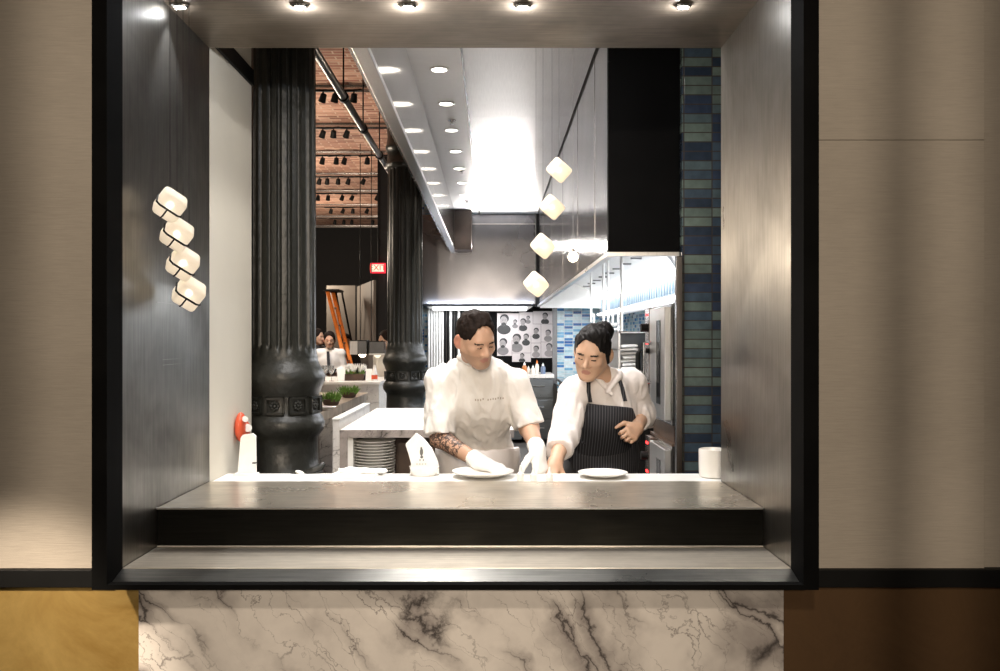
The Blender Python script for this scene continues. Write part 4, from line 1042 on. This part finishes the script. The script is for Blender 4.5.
def torso(S, J, e=0, k=.05, w=1.0):
    lx = nv(A(J['shL'])-A(J['shR'])); up = nv(A(J['chest'])-A(J['pel'])); fw = np.cross(lx, up)
    R = np.array([lx, fw, np.cross(fw, lx)*-1]).T
    S.el(J['pel'], A((.160*w+e, .112+e, .14+e)), R, k); S.el(J['waist'], A((.140*w+e, .100+e, .15+e)), R, k)
    S.el(J['chest'], A((.160*w+e, .112+e, .165+e)), R, k)
    nb = A(J['neck']); i = .55
    for s_ in ('shR', 'shL'):
        S.rc(A(J[s_]), nb*.84+A(J['chest'])*.16+(A(J[s_])-nb)*.12, .055*w+e, .062+e, .035)
    return R
def legs(S, J, e=0, lo=.08, shoes=False):
    lx = nv(A(J['shL'])-A(J['shR'])); lx[2] = 0; lx = nv(lx); p = A(J['pel'])
    for q in (-1, 1):
        hp = p+lx*q*.085+A((0, 0, -.04)); kn = A((p[0], p[1]-.015, .50))+lx*q*.10; an = A((p[0], p[1]+.02, .085))+lx*q*.11
        if shoes:
            f = np.cross(lx, A((0, 0, 1)))
            S.rc(an+A((0, 0, -.035)), an+f*.15+A((0, 0, -.05)), .045, .036, .02, clip=[((0, 0, .0), (0, 0, -1))]); S.rc(an+A((0, 0, .03)), an+A((0, 0, -.04)), .045, .045, .02, clip=[((0, 0, 0), (0, 0, -1))])
        else:
            S.rc(hp, kn, .082+e, .054+e, .04); S.rc(kn, an+A((0, 0, lo-.085)), .054+e, .040+e, .02)
def folds(seed, amp=.003, f=18, stretch=(1, 1, .5)):
    rs = np.random.RandomState(seed); ks = [(rs.normal(size=3)*f*A(stretch), rs.rand()*6.28) for _ in range(7)]
    def fn(X, Y, Z):
        s = 0
        for kv, ph in ks: s = s+np.sin(X*kv[0]+Y*kv[1]+Z*kv[2]+ph)
        t = np.sin(s*1.1)
        return (t*amp).astype(np.float32)
    return fn
def arm(S, J, s, e=0, k=.02, r=(.052, .043, .028)):
    S.rc(J['sh'+s], J['el'+s], r[0]+e, r[1]+e, k); S.rc(J['el'+s], J['wr'+s], r[1]+e, r[2]+e, k)

def cloth_mat(name, c, rough=.85):
    n = NT(name); f = n.noise(n.coords(), 7, 5)
    n.set(n.ramp(f, [(.3, tuple(x*.93 for x in c[:3])+(1,)), (.7, c)]), rough); n.b.inputs['Sheen Weight'].default_value = .15
    n.bump(n.noise(n.coords(), 9, 4, .6, .6), .25, .02); return n.m
def skin_mat(name, c, rough=.5):
    n = NT(name); f = n.noise(n.coords(), 14, 4)
    n.set(n.ramp(f, [(.3, tuple(x*.88 for x in c[:3])+(1,)), (.7, c)]), rough)
    n.b.inputs['Subsurface Weight'].default_value = .12; n.b.inputs['Subsurface Radius'].default_value = (.012, .005, .003)
    n.b.inputs['Subsurface Scale'].default_value = .5
    return n.m
def tattoo_mat(c):
    n = NT('tattooed_skin'); v = n.coords()
    x = n.n('ShaderNodeTexVoronoi', feature='DISTANCE_TO_EDGE'); n.l(v, x.inputs['Vector']); x.inputs['Scale'].default_value = 42
    f = n.noise(v, 34, 4, .6, 2.2)
    a = n.mix(n.ramp(f, [(.46, (0, 0, 0, 1)), (.52, (1, 1, 1, 1))]), c, (.07, .04, .03, 1))
    n.set(n.mix(n.ramp(x.outputs['Distance'], [(.02, (1, 1, 1, 1)), (.06, (0, 0, 0, 1))]), a, (.04, .025, .02, 1)), .5); return n.m
SK1 = (.50, .30, .20, 1); SK2 = (.56, .35, .235, 1)
M['skin1'] = skin_mat('skin_light', SK1); M['skin2'] = skin_mat('skin_warm', SK2); M['stub'] = skin_mat('skin_stubble', (.41, .25, .17, 1))
M['lip1'] = skin_mat('lips', (.42, .19, .14, 1)); M['brow'] = plain('brow_hair', (.02, .012, .008, 1), .8)
M['eye'] = plain('eye_white', (.75, .72, .68, 1), .2); M['iris'] = plain('iris', (.03, .018, .01, 1), .1)
M['ear'] = skin_mat('flushed_ear', (.50, .22, .15, 1)); M['tattoo'] = tattoo_mat(SK1)
M['hair'] = plain('dark_hair', (.012, .007, .005, 1), .75, 0, .4, 60, .15, .4); M['hair2'] = plain('black_hair', (.006, .005, .005, 1), .62, 0, .4, 60, .2, .3)
M['jacket'] = cloth_mat('cream_jacket', (.74, .71, .675, 1)); M['jacket2'] = cloth_mat('pinkish_white_jacket', (.76, .71, .69, 1))
M['apron_l'] = cloth_mat('taupe_apron', (.42, .36, .30, 1)); M['pants'] = cloth_mat('black_trousers', (.02, .02, .022, 1))
M['glove'] = plain('latex_glove', (.84, .82, .78, 1), .4, 0, .03, 8); M['shoe'] = plain('black_shoe', (.012, .012, .012, 1), .35)
def pinstripe():
    n = NT('pinstripe_apron'); v = n.coords()
    w = n.n('ShaderNodeTexWave', wave_type='BANDS', bands_direction='X'); n.l(v, w.inputs['Vector']); w.inputs['Scale'].default_value = 26; w.inputs['Distortion'].default_value = .25
    n.set(n.ramp(w.outputs['Fac'], [(.80, (.012, .013, .018, 1)), (.92, (.085, .085, .095, 1))]), .85); return n.m
M['pin'] = pinstripe()

def face_zones(c, R, sc, closed=True):
    c = A(c)
    def fn(C):
        L = (C-c) @ R/sc; x, y, z = L.T; ax = np.abs(x); out = np.zeros(len(C), int)
        def put(mask, i): out[mask] = i
        front = y > .055
        near = (np.abs(L) < .16).all(1)
        put(near & (y > .0) & (z < -.045) & (z > -.125) & ~((ax < .018) & (z > -.052)), 1)
        put(near & front & (ax > .014) & (ax < .050) & (z > .014+.10*(ax-.03)*0) & (z < .0235-.12*np.abs(ax-.030)), 2)
        put(near & (y > .075) & ((x/.023)**2+((z+.064)/.0105)**2 < 1), 3)
        eye = near & front & (((ax-.031)/.0125)**2+((z-.0)/.0075)**2 < 1) & (y < .0985)
        put(eye & (z > -.0015 if not closed else (z > 9)), 4)
        put(eye & (np.abs(z+.003) < .0026), 2) if closed else put(eye & (((ax-.031)/.006)**2+(z/.006)**2 < 1), 5)
        put(near & (ax > .079) & (z < .03), 6)
        return out
    return fn

def build_person(label, J, yaw, pitch, roll, hands, fem=False, h=.005, sc=1.0, skin='skin1', face=None, clip_tattoo=None, w=1.0):
    t = thing('person', label, 'person', (J['pel'][0], J['pel'][1], 0))
    R = head_frame(yaw, pitch, roll); S = SDF(h)
    torso(S, J, -.004, .05, w); legs(S, J)
    for s_ in 'RL':
        arm(S, J, s_)
    for hd_ in hands: add_hand(S, *hd_[:4], **hd_[4])
    S.rc(J['neck'], head_pt(J['head'], R, (0, -.02, -.05)), .058 if not fem else .050, .052 if not fem else .045, .03)
    add_head(S, J['head'], R, sc, fem, h < .008)
    fz = face_zones(J['head'], R, sc)
    def mf(C):
        o = fz(C)
        if fem: o[o == 1] = 0; o[o == 6] = 0
        if clip_tattoo is not None:
            a, b = map(A, clip_tattoo); u = (C-a) @ (b-a)/((b-a)@(b-a)); d = np.linalg.norm(C-a-np.clip(u, 0, 1)[:, None]*(b-a), axis=1)
            o[(u > -.15) & (u < .62) & (d < .075)] = 7
        return o
    mats = [M[skin], M['stub'], M['brow'], M['lip1'], M['eye'], M['iris'], M['ear'], M['tattoo']]
    obj('body', S.mesh('body', mf), mats, t)
    return t, R
def cloth(name, S, m, t, seed=1, amp=.003, f=18):
    if amp: S.disp(folds(seed, amp, f))
    return obj(name, S.mesh(name), m, t)
def hair_cap(S, c, R, sc, e=.012, planes=(), k=.02, shape=(1, 1, 1)):
    H = lambda *p: head_pt(c, R, A(p)*sc)
    cl = [(H(*p), R @ nv(n)) for p, n in planes]
    S.el(H(0, -.014, .042), A((.074*shape[0]+e, .095*shape[1]+e, .086*shape[2]+e))*sc, R, k, 'u', cl)

# ---------------------------------------------------------------- left chef
J = dict(pel=(-.075, 4.22, .95), waist=(-.072, 4.14, 1.08), chest=P(477, 403, 4.06), neck=P(474, 362, 3.975), head=P(476, 339.5, 3.83),
         shR=P(441, 383, 4.02), shL=P(515, 385, 4.03), elR=P(440, 438, 3.95), elL=P(529, 428, 3.99), wrR=P(479, 462, 3.735), wrL=P(537, 449, 3.77))
J = {k: tuple(v) for k, v in J.items()}
hR = (J['wrR'], A((.085, -.05, -.028)), A((.1, .0, -1)), 1, dict(curl=(35, 40, 45, 50), tc=30))
hL = (J['wrL'], A((.012, -.045, -.09)), A((-.6, .5, -.15)), -1, dict(curl=(30, 32, 36, 40), tc=25))
t1, R1 = build_person('man in cream chef jacket with tattooed forearm and white gloves, bending over a plate', J, .50, .40, -.12, [hR, hL], sc=.93, clip_tattoo=(J['elR'], J['wrR']))
# jacket
S = SDF(.005); torso(S, J, .016, .05)
def sleeve(S, sh, el, wr, f, r0, r1, end, k=.03):
    sh, el, wr = A(sh), A(el), A(wr)
    S.rc(sh, el, r0, r1, k) if end > 0 else None
    d = nv(wr-el); e_ = el+d*end
    S.rc(el, e_+d*.05, r1, r1*.97, k, 'u', [(e_, d)])
def sleeve_short(S, sh, el, over, r0, r1, k=.035):
    sh, el = A(sh), A(el); d = nv(el-sh); e_ = el+d*over
    S.rc(sh, e_+d*.05, r0, r1, k, 'u', [(e_, d)])
sleeve_short(S, J['shR'], J['elR'], -.012, .064, .072); sleeve_short(S, J['shL'], J['elL'], -.012, .062, .068)
nb = A(J['neck'])
S.rc(nb+A((0, .012, -.02)), nb+A((.004, -.008, .022)), .077, .070, .03, 'u', [(nb+A((0, 0, .024)), nv((.05, -.25, 1)))])
S.cut((0, 0, .84), (0, 0, -1))
S.disp(folds(33, .0022, 60, (1, 1, .6))); cloth('chef_jacket', S, M['jacket'], t1, 3, .0055, 26)
jk = t1.children[-1]
# collar flap, placket line and small chest embroidery
S = SDF(.004); c0 = nb
for q, (a, b) in enumerate((((-.062, -.045, .022), (-.012, -.092, -.010)), ((.060, -.045, .022), (.016, -.092, -.012)))):
    S.rc(c0+A(a), c0+A(b), .014, .010, .01)
obj('collar', S.mesh('collar'), M['jacket'], t1)
emb = MB(); rr = random.Random(5)
for i in range(11):
    px = 475+i*2.5 if i < 4 else 477.5+i*2.5
    p = P(px, 399.5+rr.uniform(-.5, .5)-.1*i, 3.93)
    emb.box(p.x, p.x+.0055, p.y-.02, p.y+.02, p.z-.005*rr.uniform(.6, 1.2), p.z+.004)
# the stitching is laid on the jacket front: project each stitch on the cloth
def snap(mb_, target, off=.0015):
    me = target.data; inv = target.matrix_world.inverted(); base = wloc(target)
    from mathutils.bvhtree import BVHTree
    co = [Vector(v.co)+base for v in me.vertices]; bv = BVHTree.FromPolygons(co, [tuple(p.vertices) for p in me.polygons])
    for v in mb_.bm.verts:
        hit = bv.ray_cast(Vector((v.co.x, 2.5, v.co.z)), Vector((0, 1, 0)))
        if hit[0] is not None: v.co.y = hit[0].y-off+(.003 if v.co.y > 3.93 else 0)
    return mb_
obj('embroidery', snap(emb, jk), M['apron_l'], t1)
pk = MB()
for i in range(16):
    z0 = 1.335-.03*i; pk.box(-.012+.002*math.sin(i*.9), -.009+.002*math.sin(i*.9+.9), 3.91, 3.95, z0-.030, z0)
obj('placket_seam', snap(pk, jk, .001), M['jacket2'], t1)
# light apron, trousers, shoes
S = SDF(.007); legs(S, J, .022, .1); S.el(J['pel'], (.175, .13, .15), None, .05); S.cut((0, 0, 1.0), (0, 0, 1)); cloth('trousers', S, M['pants'], t1, 8, .002)
S = SDF(.006); p = A(J['pel'])
S.el(p+A((0, -.005, .02)), (.198, .152, .22), None, .04); S.rc(p+A((0, -.02, 0)), p+A((0, -.03, -.42)), .175, .17, .05)
S.cut(p+A((0, -.02, 0)), (0, 1, 0)); S.cut((0, 0, 1.0), (0, 0, 1)); S.cut((0, 0, .52), (0, 0, -1))
cloth('waist_apron', S, M['jacket2'], t1, 9, .003)
S = SDF(.007); legs(S, J, 0, 0, True); cloth('shoes', S, M['shoe'], t1, 1, 0)
for hd_ in (hR, hL):
    S = SDF(.0042); kw = dict(hd_[4]); kw['e'] = .003; add_hand(S, *hd_[:4], **kw)
    d = nv(hd_[1]); wv = A(hd_[0]); back = nv((A(J['elR']) if hd_ is hR else A(J['elL']))-wv)
    S.rc(wv, wv+back*.05, .033, .040, .015, 'u', [(wv+back*.045, back)]); cloth('glove', S, M['glove'], t1, 4, .0012, 60)
# hair
S = SDF(.0042)
hair_cap(S, J['head'], R1, .93, .0085, [((0, .0, .015), (0, .0, -1))])
S.el(head_pt(J['head'], R1, A((0, .112, .004))*.93), A((.067, .10, .100))*.93, R1, .008, 's')
H = lambda *p: head_pt(J['head'], R1, A(p)*.93)
S.rc(H(-.03, .012, .122), H(.03, .012, .122), .012, None, .03)
S.el(H(0, -.072, .0), (.055, .04, .065), R1, .03)
S.disp(folds(11, .0018, 90, (1, 1, 1))); obj('hair', S.mesh('hair'), M['hair'], t1)

# ---------------------------------------------------------------- woman in apron
J2 = dict(pel=(.515, 4.33, .93), waist=(.512, 4.26, 1.05), chest=P(607, 416, 4.18), neck=P(607, 380, 4.095), head=P(592, 353, 3.99),
          shR=P(575, 392, 4.09), shL=P(630, 384, 4.16), elR=P(563, 437, 4.0), elL=P(641, 415, 4.24), wrR=P(556, 461, 3.80), wrL=P(637, 428, 4.03))
J2 = {k: tuple(v) for k, v in J2.items()}
gR = (J2['wrR'], A((-.035, -.06, -.05)), A((-.2, .45, -.8)), 1, dict(curl=(35, 38, 42, 46), tc=25, sc=.92))
gL = (J2['wrL'], A((-.055, -.09, -.03)), A((-.5, .25, -.4)), -1, dict(curl=(88, 92, 95, 98), tc=60, sc=.92))
t2, R2 = build_person('woman with dark hair in pinstriped apron over white jacket, leaning and looking down', J2, -.34, .30, .14, [gR, gL], True, skin='skin2', sc=.95, w=.9)
S = SDF(.005); torso(S, J2, .015, .05, .88)
sleeve_short(S, J2['shR'], J2['elR'], .0, .060, .060); sleeve_short(S, J2['shL'], J2['elL'], .0, .060, .060)
sleeve(S, J2['shR'], J2['elR'], J2['wrR'], 0, .060, .058, .13); sleeve(S, J2['shL'], J2['elL'], J2['wrL'], 0, .060, .056, .09)
nb = A(J2['neck'])
S.rc(nb+A((0, .02, -.02)), nb+A((-.006, .0, .030)), .066, .056, .03, 'u', [(nb+A((0, 0, .034)), nv((.0, .35, 1)))])
# open V at the throat
vz_ = nb+A((-.012, -.07, -.005))
S.rc(vz_+A((-.005, -.02, .05)), vz_+A((.004, -.02, -.055)), .040, .006, .01, 's')
S.disp(folds(35, .002, 60, (1, 1, .6))); cloth('chef_jacket', S, M['jacket2'], t2, 13, .005, 27)
jk2 = t2.children[-1]
S = SDF(.004)
S.chain([nb+A((-.062, .005, .034)), nb+A((-.050, -.048, .014)), nb+A((.010, -.086, -.060))], (.012, .015, .009), .008)
S.chain([nb+A((.060, .005, .034)), nb+A((.046, -.050, .018)), nb+A((-.010, -.088, -.048))], (.012, .016, .009), .008)
obj('collar', S.mesh('collar'), M['jacket2'], t2)
# apron: bib over the chest, wrapped skirt, straps
S = SDF(.005); torso(S, J2, .028, .05, .88)
c2 = A(J2['chest'])
zb = c2[2]+.110
S.cut((0, 0, zb), nv((.10, .0, 1))); S.cut(c2+A((0, .05, 0)), nv((0, 1, -.15))); S.cut((0, 0, .86), (0, 0, -1))
S.cut(c2+A((-.105, 0, .07)), nv((-1, 0, .42))); S.cut(c2+A((.092, 0, .07)), nv((1, 0, .42))); S.rc(c2+A((-.01, -.30, .135)), c2+A((-.01, .1, .135)), .062, None, .02, 's')
cloth('apron_bib', S, M['pin'], t2, 21, .0022, 14)
bib = t2.children[-1]
S = SDF(.006); p = A(J2['pel'])
S.el(p+A((0, -.0, .03)), (.186, .150, .16), None, .04); S.rc(p+A((0, -.01, 0)), p+A((0, 0, -.42)), .165, .185, .05)
S.cut((0, 0, 1.075), (0, 0, 1)); S.cut((0, 0, .48), (0, 0, -1)); cloth('apron_skirt', S, M['pin'], t2, 22, .004, 12)
S = SDF(.005); S.add(*(lambda w_: (w_[0], w_[1], w_[2], .01, 'u'))((lambda c_: (lambda X, Y, Z: np.maximum(np.sqrt(((X-c_[0])/1.22)**2+(Y-c_[1])**2)-.152, np.abs(Z-c_[2])-.016), c_-A((.2, .17, .02)), c_+A((.2, .17, .02))))(A(J2['waist'])+A((0, 0, -.015)))))
obj('waist_tie', S.mesh('waist_tie'), M['pin'], t2)
st = MB()
def strip(mb_, pts, w_):
    for (a, b) in zip(pts, pts[1:]):
        a, b = Vector(a), Vector(b); n_ = 8
        for i in range(n_):
            p0, p1 = a.lerp(b, i/n_), a.lerp(b, (i+1)/n_); sd = Vector((w_, 0, 0))
            v = [mb_.bm.verts.new(q) for q in (p0-sd, p0+sd, p1+sd, p1-sd)]; mb_.bm.faces.new(v)
            v2 = [mb_.bm.verts.new(q+Vector((0, 2, 0))) for q in (p0-sd, p0+sd, p1+sd, p1-sd)]; mb_.bm.faces.new(v2[::-1])
            for e_ in range(4):
                mb_.bm.faces.new([v[e_], v2[e_], v2[(e_+1) % 4], v[(e_+1) % 4]])
def snap2(mb_, target, off=.006):
    base = wloc(target); me = target.data
    from mathutils.bvhtree import BVHTree
    bv = BVHTree.FromPolygons([Vector(v.co)+base for v in me.vertices], [tuple(p.vertices) for p in me.polygons])
    for v in mb_.bm.verts:
        back = v.co.y > 5
        hit = bv.ray_cast(Vector((v.co.x, 2.5, v.co.z)), Vector((0, 1, 0)))
        v.co.y = (hit[0].y if hit[0] is not None else 4.1)-(off if not back else -.002)
    return mb_
for pts_ in ([P(590, 402, 4.05), P(588, 391, 4.05), P(588, 381, 4.05)], [P(625, 401, 4.05), P(622, 388, 4.05), P(618, 376, 4.05)]):
    st = MB(); strip(st, pts_, .009); obj('apron_strap', snap2(st, jk2, .010), M['pin'], t2)
S = SDF(.007); legs(S, J2, .02, .1); S.el(J2['pel'], (.165, .125, .14), None, .05); S.cut((0, 0, 1.0), (0, 0, 1)); cloth('trousers', S, M['pants'], t2, 8, .002)
S = SDF(.007); legs(S, J2, 0, 0, True); cloth('shoes', S, M['shoe'], t2, 1, 0)
S = SDF(.0042)
hair_cap(S, J2['head'], R2, .95, .008, [((0, .02, -.03), (0, .55, -1))])
S.el(head_pt(J2['head'], R2, A((-.006, .110, -.012))*.95), A((.066, .10, .104))*.95, R2, .008, 's')
H = lambda *p: head_pt(J2['head'], R2, A(p)*.95)
S.rc(H(.070, .005, .06), H(.078, .0, -.035), .018, .007, .015); S.rc(H(-.070, .005, .06), H(-.076, .0, -.01), .016, .007, .015)
S.rc(H(.02, .05, .108), H(.05, .02, .102), .020, .024, .03)
S.el(H(.02, -.115, .075), (.048, .045, .048), None, .02); S.el(H(0, -.07, -.01), (.066, .05, .07), R2, .03)
S.disp(folds(12, .002, 110, (1, 1, .4))); obj('hair', S.mesh('hair'), M['hair2'], t2)

# ---------------------------------------------------------------- people in the dining room
def bystander(label, px, py, Y, yaw, shirt, pitch=.15, wide=1.0, tablet=False, apron=False, tie=False):
    hc = A(P(px, py, Y)); hz = hc[2]
    f = hz/1.58
    fr = np.array(Matrix.Rotation(yaw*.8, 3, 'Z'))
    def W(x, y, z): v = fr @ A((x, y, 0)); return tuple(A((hc[0], Y+.03, 0))+v+A((0, 0, z*f)))
    Jb = dict(pel=W(0, .03, .93), waist=W(0, .03, 1.07), chest=W(0, .02, 1.24), neck=W(0, .015, 1.42), head=tuple(hc), shR=W(-.165, .02, 1.36), shL=W(.165, .02, 1.36),
              elR=W(-.215, .03, 1.10), elL=W(.215, .03, 1.10), wrR=W(-.08, -.20, 1.06), wrL=W(.07, -.20, 1.04))
    dR = A(Jb['wrR'])-A(Jb['elR']); dL = A(Jb['wrL'])-A(Jb['elL'])
    hs_ = [(Jb['wrR'], dR, (0, 0, 1), -1, dict(curl=(40, 40, 45, 45))), (Jb['wrL'], dL, (0, 0, 1), 1, dict(curl=(40, 40, 45, 45)))]
    t, R = build_person(label, Jb, yaw, pitch, 0, hs_, h=.0079, skin='skin1')
    S = SDF(.009); torso(S, Jb, .014, .05); 
    for q in 'RL':
        S.rc(Jb['sh'+q], Jb['el'+q], .066, .056, .03); d = nv(A(Jb['wr'+q])-A(Jb['el'+q])); e_ = A(Jb['wr'+q])-d*.03
        S.rc(Jb['el'+q], e_+d*.05, .056, .042, .03, 'u', [(e_, d)])
    S.rc(A(Jb['neck'])-A((0, 0, .03)), A(Jb['neck'])+A((0, 0, .02)), .07, .062, .02, 'u', [(A(Jb['neck'])+A((0, 0, .03)), (0, 0, 1))]); S.cut((0, 0, .86*f), (0, 0, -1))
    cloth('shirt', S, shirt, t, 5, .003)
    S = SDF(.010); legs(S, Jb, .02, .1); S.el(Jb['pel'], (.172, .125, .14), None, .05); S.cut((0, 0, 1.0*f), (0, 0, 1)); cloth('trousers', S, M['pants'], t, 8, .002)
    S = SDF(.010); legs(S, Jb, 0, 0, True); cloth('shoes', S, M['shoe'], t, 1, 0)
    S = SDF(.007); hair_cap(S, Jb['head'], R, 1, .012, [((0, .0, -.005), (0, .2, -1))]); S.el(head_pt(Jb['head'], R, (0, .112, -.006)), (.067, .10, .100), R, .008, 's'); obj('hair', S.mesh('hair'), M['hair'], t)
    if tie:
        tm = MB(); c = A(Jb['neck'])
        tm.prism([(c[0]-.02, c[2]-.02), (c[0]+.02, c[2]-.02), (c[0]+.035, c[2]-.30), (c[0]+.01, c[2]-.34), (c[0]-.01, c[2]-.30)], 'y', c[1]-.165, c[1]-.15)
        obj('tie', tm, M['pin'], t)
    return t, Jb
tb1, Jb1 = bystander('waiter in white shirt and dark neck strap holding a dark tablet behind the stone bar', 329.5, 340, 13.6, .15, M['white_shirt'] if 'white_shirt' in M else M['jacket'], .2, tie=True)
# tablet held in both hands
wr = (A(Jb1['wrR'])+A(Jb1['wrL']))/2
tab = thing('tablet', 'dark tablet held by the waiter in the white shirt', 'tablet', tuple(wr+A((0, -.08, .02))))
R_ = Matrix.Translation(tuple(wr+A((0, -.09, .035)))) @ Matrix.Rotation(.35, 4, 'X')
obj('case', MB().box(-.12, .12, -.085, .085, -.006, .006, .004, R_), M['black'], tab); obj('screen', MB().box(-.105, .105, -.072, .072, .0062, .0075, 0, R_), plain('tablet_glass', (.01, .01, .012, 1), .08), tab)
bystander('person in profile at the left, partly hidden behind the nearest column', 317.5, 337, 14.2, 1.2, M['pants'], .05)
bystander('person in dark clothes standing in shadow behind the box lamps', 346, 342, 15.0, .5, M['apron_d'] if 'apron_d' in M else M['pants'], .3)
bystander('person in white shirt half hidden behind the far black column', 386.5, 341, 11.1, -.9, M['jacket'], .2)
# ================================================================== light, camera
w = bpy.data.worlds.new('World'); SC.world = w; w.use_nodes = True
w.node_tree.nodes['Background'].inputs[0].default_value = (1, .86, .72, 1); w.node_tree.nodes['Background'].inputs[1].default_value = .05
WARM = (1, .84, .66); NEU = (1, .955, .915); COOL = (.92, .95, 1)
# hatch soffit spotlights
for i, px in enumerate((180, 300, 408, 523, 683)):
    X = (px-CX)*3.045/F
    spot('hatch_spot', (X, 3.045, ZT-.02), (X*.96, 4.3, .9) if 0 < i < 4 else (X*.98, 3.25, 0), 30 if 0 < i < 4 else 26, 80, .8, NEU if 0 < i < 4 else COOL, .012)
    point('hatch_spill', (X, 3.06, ZT-.028), (.4, 4.5, 4.5, 4.5, 2.0)[i], COOL, .008)
# kitchen ceiling downlights
for i in range(10):
    y = [4.4, 5.3][i] if i < 2 else 6.2+.9*(i-2)
    area('kitchen_downlight', (-.37, y, CEIL-.013), .10, (16 if i < 8 else 6) if i > 1 else 22, NEU, spread=115)
# chefs' pass lights on the same ceiling, just inside the hatch
for x in (-.1, .35): area('pass_light', (x, 3.95, CEIL-.013), .12, 14, NEU)
# hood tubes and added fills
area('hood_tube', (1.45, 9.2, 2.10), .05, 170, COOL, (0, 0, 0), 7.5)
area('ceiling_fill', (.05, 13.1, 2.85), 1.0, 33, NEU, (math.radians(180+46), 0, 0), .06, 112)  # added lamp without a fixture, brightens the far ceiling
area('hood_front_fill', (-.2, 13.02, 2.02), 1.6, 22, (.78, .86, 1), (math.radians(155), 0, 0), .03)  # added strip that lights the lower front of the back hood
area('back_hood_tube', (-.2, 13.5, 1.92), 1.3, 16, COOL, (0, 0, 0), .06)
# dining hall lamps
for x, y in ((-2.6, 8.8), (-2.9, 12), (-3.3, 15.5)): point('hall_uplight', (x, y, 2.6), 120, WARM, .12)
spot('bar_spot', (-1.9, 9.0, 3.6), (-1.7, 9.6, 1.05), 170, 50, .5, NEU, .05)
spot('waiter_spot', (-2.4, 12.4, 3.6), (-2.5, 13.6, 1.3), 260, 40, .5, COOL, .05)
spot('table_spot', (-1.5, 6.6, 3.6), (-1.4, 7.6, .95), 90, 50, .5, NEU, .05)
# dining side: wall washers
spot('washer', (-.3, -3.0, 2.4), (-1.2, 2.75, 1.5), 400, 46, .8, WARM, .07)
spot('washer', (-.05, -.9, 2.9), (0, 2.75, 1.3), 170, 95, .8, WARM, .09)
spot('washer', (.2, -3.0, 2.4), (1.1, 2.75, 1.5), 340, 46, .8, WARM, .06)
spot('brass_spot', (-1.7, 1.2, 2.0), (-1.38, 2.75, .45), 330, 26, .7, WARM, .05)
spot('marble_spot', (0, -1.2, 1.75), (-.1, 2.74, .4), 60, 34, .8, WARM, .08)
spot('brass_spot', (.8, -.3, 2.2), (1.4, 2.75, .4), 25, 26, .8, WARM, .05)
cam = bpy.data.cameras.new('camera'); co = bpy.data.objects.new('camera', cam); COL.objects.link(co)
cam.sensor_width = 36; cam.lens = F/1000*36; co.location = (0, 0, CZ); co.rotation_euler = (PI/2, 0, 0)
cam.shift_x = (500-CX)/1000; cam.shift_y = (CY-335.5)/1000; cam.clip_start = .05; cam.clip_end = 60
SC.camera = co
SC.view_settings.view_transform = 'Standard'; SC.view_settings.look = 'None'; SC.view_settings.exposure = 0; SC.view_settings.gamma = 1
SC.view_settings.use_curve_mapping = False
SC.cycles.use_denoising = True
SC.cycles.max_bounces = 10; SC.cycles.sample_clamp_indirect = 8
